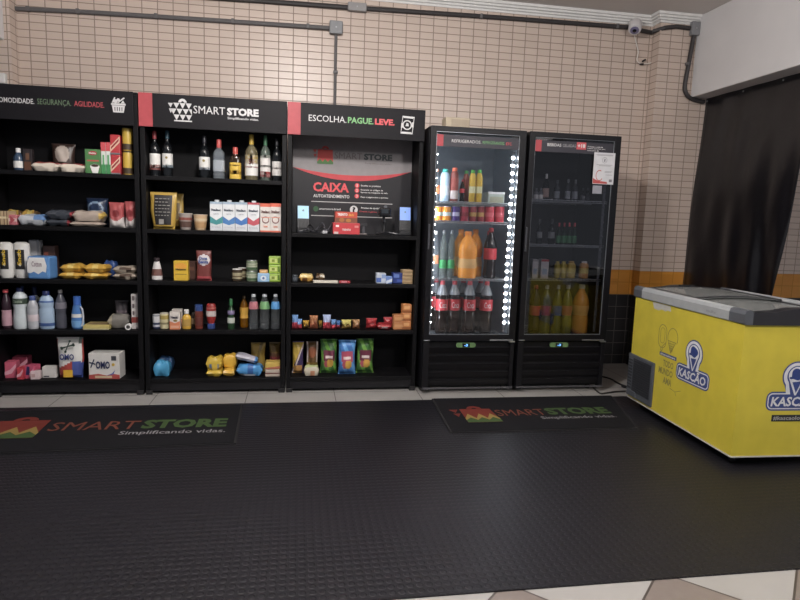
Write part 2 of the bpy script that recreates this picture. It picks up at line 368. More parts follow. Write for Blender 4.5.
# self checkout board, printed: upper field with the header's shadow darkened into its grey, red swoosh, dark lower field
b = obj('checkout_board', box(.036, UW-.036, .27, .2895, 1.158, 2.02), mat('#17151b', .5), u3)
MB_ = Matrix.Translation((0, .2695, 0)); bm = NB()
xs = [.037+(UW-.074)*i/16 for i in range(17)]; cur = lambda x, a, b0: b0 - a*(1-((x-.48)/.445)**2)
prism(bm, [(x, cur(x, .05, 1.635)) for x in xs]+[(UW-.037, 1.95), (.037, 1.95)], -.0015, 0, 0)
prism(bm, [(x, cur(x, .085, 1.636)) for x in xs]+[(x, cur(x, .045, 1.6365)) for x in xs[::-1]], -.0022, 0, 1)
for z in (1.386, 1.282): prism(bm, [(.175, z), (.79, z), (.79, z+.006), (.175, z+.006)], -.001, 0, 2)
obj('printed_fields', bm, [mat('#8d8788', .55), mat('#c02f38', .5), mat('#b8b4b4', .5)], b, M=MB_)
bag_emblem('printed_emblem', b, .178, 1.668, .155, .13, (mat('#c0352f'), mat('#c0352f'), mat('#3f6b2e')), Matrix.Translation((0, .267, 0)))
SMR = mat('#6e6464', .6); STR = mat('#3f4648', .6)
text_obj('lettering', [T('SMART', .342, .55, 1.71, 1.757, 0, 0), T('STORE', .562, .778, 1.71, 1.757, .05, 1), T('Simplificando vidas.', .57, .778, 1.678, 1.692, 0, 0)], [SMR, STR], b, Matrix.Translation((0, .267, 0)))
LR, LW = mat('#d8444c', .5), mat('#d5d3d3', .5)
text_obj('lettering', [T('CAIXA', .188, .455, 1.463, 1.532, .035, 0), T('AUTOATENDIMENTO', .19, .46, 1.42, 1.444, .02, 1),
    T('Escolha os produtos', .545, .695, 1.51, 1.526, .02, 1), T('Escaneie os códigos de', .545, .715, 1.48, 1.494, .02, 1), T('barras na máquina na tela', .545, .75, 1.461, 1.475, .02, 1), T('Faça o pagamento e pronto', .545, .755, 1.426, 1.441, .02, 1),
    T('Precisa de ajuda?', .55, .69, 1.344, 1.36, .03, 1), T('Chame a gente', .538, .67, 1.318, 1.332, .0, 0), T('smartstore.brasil', .235, .395, 1.33, 1.344, .015, 1)], [LR, LW], b, Matrix.Translation((0, .268, 0)))
for xx, z, r, mm in ((.516, 1.519, .017, LR), (.516, 1.482, .017, LR), (.516, 1.44, .017, LR), (.495, 1.338, .03, LW), (.21, 1.335, .02, mat('#355c3b', .6))):
    obj('printed_bullet', prism(NB(), arc(xx, z, r, 0, 345, 18), -.001, 0), mm, b, M=MB_)
text_obj('lettering', [T('1', .513, .519, 1.509, 1.529, .02, 0), T('2', .511, .521, 1.472, 1.492, .02, 0), T('3', .511, .521, 1.43, 1.45, .02, 0), T('?', .483, .507, 1.318, 1.358, .04, 1)], [LW, HEAD], b, Matrix.Translation((0, .2675, 0)))

# ------------------------------------------------------------------ product builders
HMAX = None
def place(u0, u1, vt, z, y, vb=None, d=0):
    """real size and place of something whose front stands at depth y on a surface at height z"""
    uc = (u0+u1)/2; x0 = U(u0, vt, 'y', y).x; x1 = U(u1, vt, 'y', y).x
    for _ in range(2):
        vm = vt+10
        x0 = U(u0, vm, 'y', y).x; x1 = U(u1, vm, 'y', y).x
    x, w = (x0+x1)/2, x1-x0; h = max(.008, U(uc, vt, 'y', y).z - z)
    if x < 1.94 and 0 < y < .3:
        b0 = (-.971 if x < 0 else (0 if x < .967 else .967)); x = min(max(x, b0+.041+w/2), b0+UW-.041-w/2)
    if HMAX: h = min(h, HMAX)
    return x, w, h
PET = [(.9, 0), (.98, .015), (1, .06), (1, .3), (.9, .38), (.9, .42), (1, .5), (1, .62), (.92, .7), (.7, .79), (.42, .87), (.34, .9), (.34, .935)]
WINE = [(.96, 0), (1, .02), (1, .58), (.96, .63), (.75, .69), (.45, .75), (.36, .8), (.34, .84)]
SPIRIT = [(.95, 0), (1, .02), (1, .6), (.97, .64), (.7, .71), (.36, .77), (.32, .8)]
SQUARE = [(.95, 0), (1, .02), (1, .62), (.9, .7), (.45, .76), (.4, .8)]
HOUR = [(.92, 0), (1, .03), (1, .25), (.88, .42), (.86, .5), (1, .6), (1, .72), (.85, .82), (.45, .9), (.4, .92)]
JUG = [(.9, 0), (1, .04), (1, .5), (.86, .56), (.92, .6), (.98, .68), (.86, .8), (.5, .88), (.42, .9)]
SAUCE = [(.9, 0), (1, .03), (1, .55), (.8, .68), (.5, .78), (.42, .82)]
COLA = [(.8, 0), (.95, .02), (1, .07), (.92, .2), (.88, .32), (1, .42), (1, .62), (.85, .72), (.5, .84), (.34, .9), (.32, .93)]
SLEEK = [(.85, 0), (1, .04), (1, .75), (.85, .85), (.6, .9), (.55, .92)]
def rat(prof, z):
    for (r0, z0), (r1, z1) in zip(prof, prof[1:]):
        if z0 <= z <= z1: return r0+(r1-r0)*(z-z0)/max(1e-6, z1-z0)
    return prof[-1][0]
def bottle(name, label, cat, P, z, y, prof, body, cap, labs=(), group=None, sy=1.0, sq=0, seg=18, capr=None, flip=False, texts=()):
    x, w, h = place(P[0], P[1], P[2], z, y); R = w/2
    ztop = prof[-1][1]
    o = obj(name, lathe(NB(), [(r*R, zz*h) for r, zz in prof], seg, sy=sy, sq=sq), body, loc=(x, y+R*sy, z+.0004), smooth=True)
    setp(o, label, cat, group)
    if cap is not None:
        cr = (capr or prof[-1][0]*1.12)*R; c0 = ztop-.015
        obj('cap', lathe(NB(), [(cr, c0*h), (cr*1.02, (c0+.01)*h), (cr, .985*h), (cr*.85, h)], seg), cap, o, smooth=True)
    for lb in labs:
        a, b_, mm = lb[:3]; k = 6
        pr = [(rat(prof, a+(b_-a)*i/k)*R*1.012+.0006, (a+(b_-a)*i/k)*h) for i in range(k+1)]
        obj('label', lathe(NB(), pr, seg, sy=sy, sq=sq), mm, o, smooth=True)
    if texts:
        its = []
        for s, xa, xb, za, zb, mm, bold in texts: its.append((T(s, xa*R, xb*R, za*h, zb*h, bold), mm))
        bm = NB(); ms = []
        for it, mm in its:
            it['mi'] = len(ms); ms.append(mm); add_text(bm, **it)
        for v in bm.verts: v.co.y = -math.sqrt(max(1e-8, 1-(v.co.x/R/1.03)**2))*R*sy*1.03-.0016
        me = bpy.data.meshes.new('lettering'); bm.to_mesh(me); bm.free()
        for q in ms: me.materials.append(q)
        q = bpy.data.objects.new('lettering', me); COL.objects.link(q); q.parent = o
    if flip:
        o.rotation_euler = (PI, 0, 0); o.location.z = z+h+.0006
    return o
def carton(name, label, cat, P, z, y, d, body, panels=(), texts=(), group=None, bev=.002, rz=0, hh=None, part='printed_panel'):
    x, w, h = place(P[0], P[1], P[2], z, y)
    if hh: h = hh
    o = obj(name, box(-w/2, w/2, 0, d, 0, h, min(bev, h*.1, w*.1)), body, loc=(x, y, z+.0004)); o.rotation_euler = (0, 0, rz)
    setp(o, label, cat, group)
    if panels:
        bm = NB(); ms = []
        for i, (a, b_, c, e, mm) in enumerate(panels):
            yy = -.0003-.0003*i
            if isinstance(a, list): prism(bm, [(-w/2+px*w, pz*h) for px, pz in a], yy-.0003, 0.0005, len(ms)); ms.append(mm)
            else: abox(bm, -w/2+a*w, -w/2+b_*w, yy-.0003, 0.0005, c*h, e*h, 0, len(ms)); ms.append(mm)
            if name == 'milk_carton': obj(part, bm, [mm]*len(ms), o); bm = NB(); ms = []
        if ms: obj(part, bm, ms, o)
        else: bm.free()
    if texts:
        bm = NB(); ms = []
        for s, a, b_, c, e, mm, bold in texts:
            add_text(bm, s, -w/2+a*w, -w/2+b_*w, c*h, e*h, -.002-.0004*len(panels), bold, len(ms)); ms.append(mm)
        me = bpy.data.meshes.new('lettering'); bm.to_mesh(me); bm.free()
        for q in ms: me.materials.append(q)
        q = bpy.data.objects.new('lettering', me); COL.objects.link(q); q.parent = o
    return o
def OVAL(cx, cz, rx, rz, n=18): return [(cx+rx*math.cos(2*PI*i/n), cz+rz*math.sin(2*PI*i/n)) for i in range(n)]
def bagmesh(w, h, th, n=14, mfun=None, wr=.12, seed=0, ends=True, doy=False, taper=0.0, tooth=True, ex=2.4, qx=3.2):
    """pillow pack in the XZ plane, front to -y; crimped flat seals at top and bottom"""
    R_ = random.Random(seed); ph = [R_.uniform(0, 6.28) for _ in range(8)]; bm = NB(); N = n; F = {}
    for side in (0, 1):
        for i in range(N+1):
            for j in range(N+1):
                s, t = -1+2*i/N, -1+2*j/N
                if side and (i in (0, N) or j in (0, N)): F[1, i, j] = F[0, i, j]; continue
                e = (1-abs(s)**ex); q = (1-abs(t)**qx) if not doy else (1-max(0, (t+.7)/1.7)**2)*(1-max(0, -t)**12)
                T_ = th/2*math.sqrt(max(0, e))*max(0, q)**.7
                if ends and abs(t) > .86: T_ *= .15
                wv = 1+wr*(math.sin(3.1*s+2.3*t+ph[0])+math.sin(5*t-2*s+ph[1])+.7*math.sin(7*s+4*t+ph[2]))*.5
                x = s*w/2*(1-taper*max(0, -t))*(1-.09*(1-t*t)*(1 if not doy else .3)) + .012*w*math.sin(4*t+ph[3])*abs(s)
                z = (t+1)/2*h
                y = (-1 if side == 0 else 1)*T_*wv
                if ends and abs(t) > .86: y += .015*w*math.sin(9*s+ph[4])*.4
                if tooth and ends and j in (0, N): z -= (.006*h if i % 2 else 0)*(1 if j else 0)
                F[side, i, j] = bm.verts.new((x, y+th/2, z))
    for side in (0, 1):
        for i in range(N):
            for j in range(N):
                q = [F[side, i, j], F[side, i+1, j], F[side, i+1, j+1], F[side, i, j+1]]
                f = bm.faces.new(q if side == 0 else q[::-1])
                if mfun: f.material_index = mfun((i+.5)/N*2-1, (j+.5)/N*2-1) if side == 0 else 0
    return bm
def pouch(name, label, cat, P, z, y, th, mats, mfun=None, group=None, seed=0, doy=False, taper=0, texts=(), tilt=0, rz=0, ends=True, roll=0, hh=None, wr=.2):
    x, w, h = place(P[0], P[1], P[2], z, y)
    if hh: h = hh
    o = obj(name, bagmesh(w, h, th, 26, mfun, seed=seed, doy=doy, taper=taper, ends=ends, wr=wr), mats, loc=(x, y, z+.0006), smooth=True)
    o.rotation_euler = (tilt, roll, rz); setp(o, label, cat, group)
    if texts:
        bm = NB(); ms = []
        for s, a, b_, c, e, mm, bold in texts:
            add_text(bm, s, -w/2+a*w, -w/2+b_*w, c*h, e*h, -.003, bold, len(ms)); ms.append(mm)
        me = bpy.data.meshes.new('lettering'); bm.to_mesh(me); bm.free()
        for q in ms: me.materials.append(q)
        q = bpy.data.objects.new('lettering', me); COL.objects.link(q); q.parent = o
    return o
def flatbag(name, label, cat, P, z, y, d, mats, mfun=None, group=None, seed=0, rz=0, hh=None, sag=0, wr=.12):
    """a filled bag lying on its back: pillow turned flat"""
    x, w, h = place(P[0], P[1], P[2], z, y)
    if hh: h = hh
    bm = bagmesh(d, w, h, 14, None, seed=seed, wr=wr*1.6, ex=5, qx=7)     # x = depth, z = width, y = height
    M = Matrix(((0, 0, 1, -w/2), (1, 0, 0, d/2), (0, -1, 0, h), (0, 0, 0, 1)))
    bm.transform(M)
    zmin = min(v.co.z for v in bm.verts)
    for v in bm.verts:
        v.co.z -= zmin
        if v.co.z < h*.22: v.co.z *= .35
    if mfun:
        for f in bm.faces:
            c = f.calc_center_median(); f.material_index = mfun(c.x/w*2, c.z/h)
    o = obj(name, bm, mats, loc=(x, y, z+.0006), smooth=True); o.rotation_euler = (0, 0, rz); setp(o, label, cat, group)
    return o
def can(name, label, cat, P, z, y, body, bands=(), lid=STEEL, group=None, hh=None, seg=18):
    x, w, h = place(P[0], P[1], P[2], z, y); R = w/2
    if hh: h = hh
    o = obj(name, lathe(NB(), [(R*.88, 0), (R*.97, .02*h), (R, .06*h), (R, .92*h), (R*.97, .95*h)], seg), body, loc=(x, y+R, z+.0004), smooth=True); setp(o, label, cat, group)
    obj('lid', lathe(NB(), [(R*.97, .951*h), (R*.99, .96*h), (R*.97, .985*h), (R*.9, h), (R*.86, .985*h)], seg), lid, o, smooth=True)
    for a, b_, mm in bands: obj('label', lathe(NB(), [(R+.0006, a*h), (R+.0008, b_*h)], seg), mm, o, smooth=True)
    return o
exec_items = []
# ------------------------------------------------------------------ left unit
Z5, Z4, Z3, Z2, Z1 = SHZ[0], SHZ[1], SHZ[2], SHZ[3], SHZ[4]       # Z1 = top shelf
LABW = mat('#dcdad6', .5); CLEAR = clearplastic('eef2f5', .06); DKCL = clearplastic('3a4650', .55); GLK = mat('#15171a', .08, name='dark_bottle_glass')
A = 'food on the top shelf of the left unit'
bottle('syrup_bottle', 'small dark syrup bottle with a white cap and white label', 'bottle', (11.4, 21.6, 147.8), Z1, .05, SAUCE, mat('#33455c', .2), WHITE, [(.12, .42, LABW)], A)
carton('spice_packet', 'narrow dark packet with a brown base beside the small syrup bottle', 'packet', (23, 32, 149), Z1, .06, .04, mat('#2b2426', .4), [(.1, .9, .05, .42, BROWN), (.3, .7, .5, .8, mat('#6b4a35'))], group=A)
def f(s, t): return 1 if (s/.62)**2+((t-.25)/.6)**2 < 1 and t > -.25 else (2 if t < -.45 else 0)
pouch('coffee_bag', 'brown and cream round-faced bag standing behind two flat white bags', 'bag', (49.5, 74, 143.2), Z1, .19, .07, [mat('#3c2b26', .4), mat('#b3a69c', .5), mat('#4e332a', .4)], f, A, 3)
for i, (a, b_) in enumerate(((31, 58.8), (59.4, 84.7))):
    flatbag('sugar_bag', hh=.055, label=('flat white bag lying at the front of the top shelf, left one of two', 'flat white bag lying beside the green coffee box')[i], cat='bag', P=(a, b_, 166), z=Z1, y=.04, d=.13, mats=[mat('#d6cabb', .5), mat('#8e3331', .5)], mfun=lambda x, z: 1 if z > .86 else 0, group=A, seed=5+i)
carton('coffee_box', 'green box with a red crest and a picture of a coffee cup', 'box', (85, 100.6, 149.3), Z1, .05, .07, mat('#4c7f4a', .45), [(OVAL(.5, .84, .28, .09), 0, 0, 0, DARKRED), (.12, .88, .5, .56, mat('#b5473f')), (OVAL(.62, .28, .3, .12), 0, 0, 0, WHITE), (OVAL(.62, .33, .24, .06), 0, 0, 0, mat('#3a2018')), ([(.36, .2), (.88, .2), (.8, .02), (.46, .02)], 0, 0, 0, WHITE)], [('Melitta', .28, .72, .8, .88, WHITE, .02)], A)
for i, (a, b_) in enumerate(((101, 105.4), (105.8, 110.2))):
    carton('filter_box', ('slim red, white and green box touching the green coffee box', 'slim red, white and green box beside the red biscuit packs')[i], 'box', (a, b_, 142.3), Z1, .05, .08, mat('#d3d6d0', .5), [(0, 1, .72, 1, RED), (0, 1, 0, .3, mat('#3f8a52')), (.3, .7, .3, .6, mat('#5fa06c'))], group=A)
def stack2(fn, zb, ys): pass
hP = place(110, 120.2, 134.6, Z1, .05)[2]/2
for i in range(2):
    carton('biscuit_pack', ('red biscuit pack at the bottom of a stack of two on the top shelf', 'red biscuit pack on top of another red pack on the top shelf')[i], 'packet', (110.4, 120.2, 150), Z1+i*(hP+.0008), .05, .05, mat('#b32c33', .35), [([(.0, .1), (1, .62), (1, .92), (.0, .4)], 0, 0, 0, mat('#d9b9a0')), ([(.1, .25), (.9, .68), (.9, .8), (.1, .37)], 0, 0, 0, mat('#8e2026')), (.0, 1, .0, .08, STEEL)], group=A, hh=hP-.001, bev=.006)
hP = place(121.5, 132, 126.9, Z1, .05)[2]/2
for i in range(2):
    can('cocoa_tin', ('yellow tin with dark lid, lower one of two stacked at the right end', 'yellow tin with dark lid on top of a matching tin')[i], 'tin', (121.5, 132, 150), Z1+i*(hP+.0008), .05, mat('#c4a336', .35), [(.05, .3, mat('#40301f'))], mat('#2a2420'), A, hh=hP-.001)
A = 'food on the second shelf of the left unit'
carton('cookie_pack', 'beige striped cookie pack cut by the left edge of the picture', 'packet', (-4, 8.6, 211), Z2, .05, .12, mat('#b8a07e', .45), [(.3, .36, 0, 1, BROWN), (.62, .68, 0, 1, BROWN), (.1, .95, .45, .6, mat('#d8c9a4')), (.86, .92, 0, 1, BROWN)], group=A)
carton('wafer_pack', 'pink wafer pack next to the beige cookie pack', 'packet', (8.8, 17, 214.8), Z2, .05, .1, mat('#b96a72', .4), [(0, 1, .35, .65, mat('#d5b9b4')), ([(.2, .1), (.8, .5), (.2, .9)], 0, 0, 0, mat('#a33c46'))], group=A, bev=.006)
def f(x, z): return 1 if abs(x) < .35 else (2 if x > .6 else 0)
flatbag('pasta_bag', 'golden bag lying over the cookie packs at the left end of the second shelf', 'bag', (0, 36, 207.5), Z2+.048, .17, .11, [mat('#a8873a', .3), mat('#c9b25e', .3), mat('#5c4426', .4)], f, A, 11, hh=.042) if False else None
for i, (a, b_) in enumerate(((-2, 16.4), (20.5, 37))):
    flatbag('pasta_bag', ('golden pasta bag lying behind the beige cookie pack', 'golden pasta bag lying behind the pale blue bag')[i], 'bag', (a, b_, 206.5), Z2, .185, .09, [mat('#a8873a', .3), mat('#cdb868', .3), mat('#5c4426', .4)], f, A, 11+i, hh=.085)
flatbag('salt_bag', 'pale bag with a blue end lying in front of the golden pasta', 'bag', (17.6, 44.5, 215.7), Z2, .04, .13, [mat('#b9bcc2', .45), mat('#5b7fae', .45)], lambda x, z: 1 if x > .2 and z > .5 else 0, A, 14)
for i in range(2):
    flatbag('bean_bag', ('dark bag of black beans lying flat under another', 'dark bag of black beans with a red corner on top of another')[i], 'bag', (45, 71.5 if i else 68.2, 212), Z2+i*.0465, .04, .13, [mat('#3c4048', .25), mat('#8a343c', .4)], lambda x, z: 1 if x > .8 else 0, A, 16+i, hh=(.04, .056)[i])
for i in range(2):
    flatbag('rice_bag', ('beige bag of grain lying flat at the bottom of two', 'beige bag of grain with a yellow corner on top of another')[i], 'bag', ((68.7, 101.7) if i == 0 else (72, 102.7))[0:2]+(212,), Z2+i*.036, .04, .13, [mat('#a99a8e', .35), mat('#c9a850', .4)], (lambda x, z: 1 if x > .7 and z > .4 and z < .8 else 0) if i else None, A, 18+i, hh=(.032, .068)[i])
def f(s, t): return 1 if abs((s+.1)**2/.5+(t-.2)**2/.25-1) < .25 and t > 0 else (1 if abs(t-.1) < .08 and abs(s) < .6 else 0)
pouch('sugar_sack', 'dark blue bag with a pale swoosh standing behind the beige grain bags', 'bag', (85, 107, 198), Z2, .185, .07, [mat('#1f2f4c', .35), mat('#7f95ae', .4)], f, A, 21)
for i, (a, b_, vt) in enumerate(((107.4, 123.4, 202.4), (124.6, 137, 201.5))):
    def f(s, t): return 1 if t < -.45+.35*(s*s) else (2 if (s/.5)**2+((t-.1)/.28)**2 < 1 else (1 if (s/.2)**2+((t-.28)/.1)**2 < 1 else 0))
    pouch('flour_bag', ('red paper flour bag with white foot, left one of the pair', 'red paper flour bag with white foot against the right post')[i], 'bag', (a, b_, vt), Z2, .05, .075, [mat('#a64a4c', .5), mat('#c9c2bf', .5), mat('#7d2228', .5)], f, A, 24+i, ends=False)
A = 'goods on the third shelf of the left unit'
for i, (a, b_, y) in enumerate(((-6, 9.0, .05), (11, 27.4, .06))):
    x, w, h = place(a, b_, 242.3, Z3, y); R = w/2
    o = obj('paper_towel_pack', lathe(NB(), [(R*.8, 0), (R*.97, .02), (R, .04), (R, h-.03), (R*.95, h-.012), (R*.6, h)], 22, sy=.8), mat('#d7d5d1', .5), loc=(x, y+R*.8, Z3+.0004), smooth=True)
    setp(o, ('white paper towel pack cut by the left edge of the picture', 'white paper towel pack with black panel and yellow sideways lettering')[i], 'paper towels', A)
    bm = NB()
    prism(bm, [(-.6*R, .06), (.55*R, .06), (.3*R, h*.5), (.55*R, h-.05), (-.6*R, h-.05), (-.42*R, h*.5)], 0, .001); bmesh.ops.triangulate(bm, faces=bm.faces[:])
    for k in range(3): bmesh.ops.subdivide_edges(bm, edges=[e for e in bm.edges if e.calc_length() > .012], cuts=1)
    bmesh.ops.triangulate(bm, faces=bm.faces[:])
    for v in bm.verts: v.co.y = v.co.y - math.sqrt(max(0, 1-(v.co.x/R)**2))*R*.8 - .0022
    obj('printed_panel', bm, mat('#1b1a1c', .5), o)
    tm = text_mesh('Snob', .03); vs = [v.co for v in tm.verts]; xa, xb = min(v.x for v in vs), max(v.x for v in vs); za, zb = min(v.y for v in vs), max(v.y for v in vs)
    for v in tm.verts:
        p, q = (v.co.x-xa)/(xb-xa), (v.co.y-za)/(zb-za); X = .22*R-q*.5*R
        v.co = (X, -math.sqrt(1-(X/R)**2)*R*.8-.0035, h*.36+p*h*.44)
    me = bpy.data.meshes.new('lettering'); tm.to_mesh(me); tm.free(); me.materials.append(mat('#d6b21f', .5)); q = bpy.data.objects.new('lettering', me); COL.objects.link(q); q.parent = o
carton('napkin_pack', 'plain white pack standing behind the blue and white wipes pack', 'packet', (28.5, 39.5, 240), Z3, .2, .07, mat('#b9b9bd', .5), [(.75, 1, 0, 1, mat('#8f9096'))], group=A, bev=.008)
carton('wipes_pack', 'blue and white soft pack with rounded edges in front of the paper towels', 'packet', (26.5, 49.4, 256.5), Z3, .012, .12, mat('#4f83bd', .4), [([(0, .3), (.12, .25), (.3, .33), (.5, .22), (.7, .35), (.85, .3), (.9, .6), (.8, .95), (.1, .95), (0, .7)], 0, 0, 0, WHITE)], [('Cotton', .22, .68, .55, .78, mat('#8a7280'), .01)], A, bev=.012, rz=-.12)
carton('snack_box', 'brown pack with reddish print lying behind the blue and white wipes pack', 'packet', (43, 55, 246), Z3, .2, .07, mat('#4c3530', .5), [(.1, .45, .3, .8, mat('#8a4a3a')), (.55, .9, .35, .7, mat('#7a5a40'))], group=A)
def f(x, z): return 1 if abs(x) < .3 and z > .45 else 0
for i, (a, b_) in enumerate(((57.5, 81), (81.6, 106.5))):
    for k in range(2):
        flatbag('macaroni_bag', (('yellow macaroni bag at the bottom of the left pile of two', 'yellow macaroni bag on top of the left pile of two'), ('yellow macaroni bag at the bottom of the right pile of two', 'yellow macaroni bag on top of the right pile of two'))[i][k], 'bag', (a+k*2, b_-k, 262), Z3+k*.0448, .035, .15, [mat('#c79a36', .3), mat('#d9bd6a', .3)], f, A, 30+2*i+k, hh=(.04, .05)[k], rz=(.02, -.04)[k])
flatbag('chip_bag', 'blue bag squeezed between the yellow macaroni and the beige bags', 'bag', (103, 116, 263.5), Z3, .2, .08, [mat('#2a4a86', .35)], None, A, 35, hh=.1)
for k in range(2):
    flatbag('oat_bag', ('beige and brown bag lying flat near the right post, lower of two', 'beige and brown bag on top of another near the right post')[k], 'bag', (112.2, 136.4, 266), Z3+k*.046, .035, .14, [mat('#a89b8c', .4), mat('#4a3a30', .4)], lambda x, z: 1 if abs(x-.05) < .5 and .35 < z < .8 else 0, A, 36+k, hh=.042)
A = 'cleaning products on the fourth shelf of the left unit'
bottle('bleach_bottle', 'dark bottle with red cap and pink label at the left edge of the picture', 'bottle', (-3, 7.2, 290), Z4, .05, PET, mat('#33222c', .2), RED, [(.08, .48, mat('#b8909c'))], A, capr=.55)
bottle('bleach_bottle', 'white waisted bottle with a dark green band and blue cap', 'bottle', (9.4, 24.4, 288.5), Z4, .04, HOUR, mat('#c8d0d4', .35), NAVY, [(.61, .75, mat('#3b4a3e'))], A, texts=[('Cândida', -.6, .6, .65, .71, mat('#9fae9a'), .02)])
bottle('alcohol_bottle', 'small clear ribbed bottle between the white bottle and the pale blue jug', 'bottle', (25, 36, 296.5), Z4, .035, [(.9, 0), (1, .03), (1, .2), (.96, .22), (1, .25), (1, .4), (.95, .43), (1, .46), (1, .6), (.95, .63), (1, .66), (.95, .74), (.6, .84), (.5, .88)], mat('#b3b4ba', .15), mat('#3b4e86'), [(.24, .44, mat('#c9bcc0'))], A)
bottle('cleaner_bottle', 'large white bottle with navy cap standing behind the small clear bottle', 'bottle', (25, 39, 287.6), Z4, .17, SPIRIT, mat('#b9c0c6', .3), NAVY, [(.5, .64, NAVY)], A)
bottle('cleaner_bottle', 'grey bottle at the back between the white waisted bottle and the next one', 'bottle', (17, 25, 286.5), Z4, .19, PET, mat('#8b949c', .3), mat('#35507e'), [], A)
bottle('detergent_jug', 'translucent pale blue jug with a dark blue wave print', 'bottle', (36.6, 51.8, 291.5), Z4, .04, JUG, mat('#9db4cc', .3), NAVY, [(.08, .16, mat('#2f4f8a')), (.7, .745, mat('#41609c'))], A, sy=.75)
bottle('vinegar_bottle', 'dark clear bottle with a pale tip beside the pale blue jug', 'bottle', (53, 64, 290.5), Z4, .06, PET, mat('#4a4b55', .15), mat('#b7b3b2'), [(.52, .68, mat('#77747e'))], A)
o = bottle('softener_bottle', 'bright blue fabric softener bottle with a white side handle', 'bottle', (69.5, 82, 297), Z4, .04, [(.75, 0), (.95, .04), (1, .15), (1, .3), (.92, .5), (.72, .68), (.6, .76)], mat('#3f74b4', .3), mat('#2f62b5', .4), [(.06, .26, mat('#6c9fd0')), (.36, .47, LABW)], A, sy=.7, capr=.58)
x, w, h = place(69.5, 82, 297, Z4, .04)
obj('handle', tube(NB(), spline([(w*.36, -w*.28, h*.7), (w*.5, -w*.3, h*.6), (w*.55, -w*.3, h*.4), (w*.5, -w*.3, h*.2), (w*.4, -w*.3, h*.1)]), .006), mat('#c3cad6'), o, smooth=True)
carton('sponge_pack', 'flat yellow sponge pack lying beside the bright blue bottle', 'packet', (83.2, 109, 325), Z4, .03, .15, mat('#c2b26a', .6), [(.0, 1, .0, .25, mat('#b9b08a'))], group=A, hh=.03, bev=.004)
bm = NB(); abox(bm, -.07, .07, .03, .12, 0, .0008); o = bpy.data.objects.get('sponge_pack'); obj('printed_panel', bm, mat('#8a7350', .6), o, loc=(0, 0, .0305))
flatbag('sponge_bag', 'crumpled grey bag lying at the right of the flat yellow sponge pack', 'bag', (107, 128.5, 314.5), Z4, .06, .11, [mat('#77736d', .4), mat('#a39a86', .4)], lambda x, z: 1 if x < -.6 else 0, A, 41, hh=.085)
pouch('steel_wool_bag', 'dark grey bag leaning behind the crumpled grey bag', 'bag', (114, 128, 301), Z4, .175, .06, [mat('#4d474b', .4), mat('#6d6268', .4)], lambda s, t: 1 if abs(t) < .25 else 0, A, 42)
x, w, h = place(125, 131.5, 323, Z4, .02)
bm = NB()
for r0, mi in ((w/2, 0), (w*.3, 1)):
    for k in range(1): lathe(bm, [(r0, 0), (r0, .03+.001*mi)], 18, mi=mi)
bm.transform(Matrix.Rotation(PI/2, 4, 'X')); o = obj('tape_roll', bm, [WHITE, mat('#3a3838')], loc=(x, .05, Z4+w/2), smooth=True)
setp(o, 'small white roll standing on edge before the tower of white boxes', 'roll', A)
hP = place(130, 138.6, 294, Z4, .06)[2]; zz = Z4
for k, (fr, lab) in enumerate(((.36, 'white box at the bottom of a narrow tower, with a dark red band'), (.2, 'white box second from the bottom in the narrow tower'), (.21, 'white box third from the bottom in the narrow tower'), (.23, 'white box on the very top of the narrow tower'))):
    carton('toothpaste_box', lab, 'box', (131.6, 138.8, 310), zz, .06, .1, mat('#cfc9c6', .5), [(0, 1, .5, .95, mat('#8a3a33'))] if k == 0 else [(.15, .4, .2, .75, mat('#5a4f50')), (.45, .55, .3, .7, mat('#8d8584'))], group=A, hh=hP*fr-.001); zz += hP*fr
A = 'goods on the bottom shelf of the left unit'
soap = mat('#c2526c', .35)
for k, (a, b_, vt, y, lab, mm) in enumerate(((4.8, 16.2, 362.2, .07, 'pink soap pack at the left end of the bottom shelf', soap), (12, 27.5, 357, .19, 'dark pink soap pack at the back of the bottom shelf', mat('#8a3048', .4)), (16.6, 23.4, 368, .03, 'small red soap pack in front of the pink soap pack', mat('#b93040', .35)), (23.8, 34.6, 366, .05, 'pink and blue soap pack beside the small red one', mat('#b84a68', .35)))):
    carton('soap_pack', lab, 'packet', (a, b_, vt), Z5, y, .08, mm, [([(.0, .2), (.6, .3), (1, .7), (1, .9), (.5, .55), (0, .4)], 0, 0, 0, mat('#d7a0ae'))] if k != 3 else [([(.15, .3), (.55, .3), (.55, .95), (.3, .95)], 0, 0, 0, NAVY), ([(.5, .1), (.95, .5), (.95, .8), (.5, .4)], 0, 0, 0, mat('#cfa0b4'))], group=A, bev=.006, rz=(.1, 0, -.1, -.2)[k])
carton('soap_bar', 'small pale soap bar lying in front of the white box', 'soap', (30.5, 40, 371.5), Z5, .025, .05, mat('#c9b4b6', .5), [(.1, .5, .3, .7, mat('#aa8888'))], group=A, bev=.008, rz=.1)
carton('soap_box', 'plain white box with a black line of print beside the large detergent bag', 'box', (42.2, 56.4, 367), Z5, .07, .06, mat('#cbc8c4', .5), [(.1, .5, .1, .2, mat('#2a2a2c'))], group=A, bev=.004)
def f(s, t):
    if t < -.3+.16*math.sin(2.2*s+.6): return 3 if s > .25 else 2
    if abs(s) > .9 and t < .9: return 2
    if (s-.9)**2+(t-.9)**2 < .06: return 4
    return 1 if t > .9 else 0
x, w, h = place(55, 81.6, 338.3, Z5, .04)
o = pouch('detergent_bag', 'large stand-up washing powder bag, white with red foot and yellow square', 'bag', (55, 81.6, 338.3), Z5, .04, .09, [mat('#dad9d5', .4), mat('#e6e4e0'), mat('#a03a34', .4), mat('#3d4f94', .4), mat('#6d7a72', .4)], f, A, 50, doy=True, taper=.12, texts=[('OMO', .17, .72, .47, .62, mat('#1d2f72'), .035)], wr=.05)
for v in bpy.data.objects[o.name].children: v.location.y -= .006
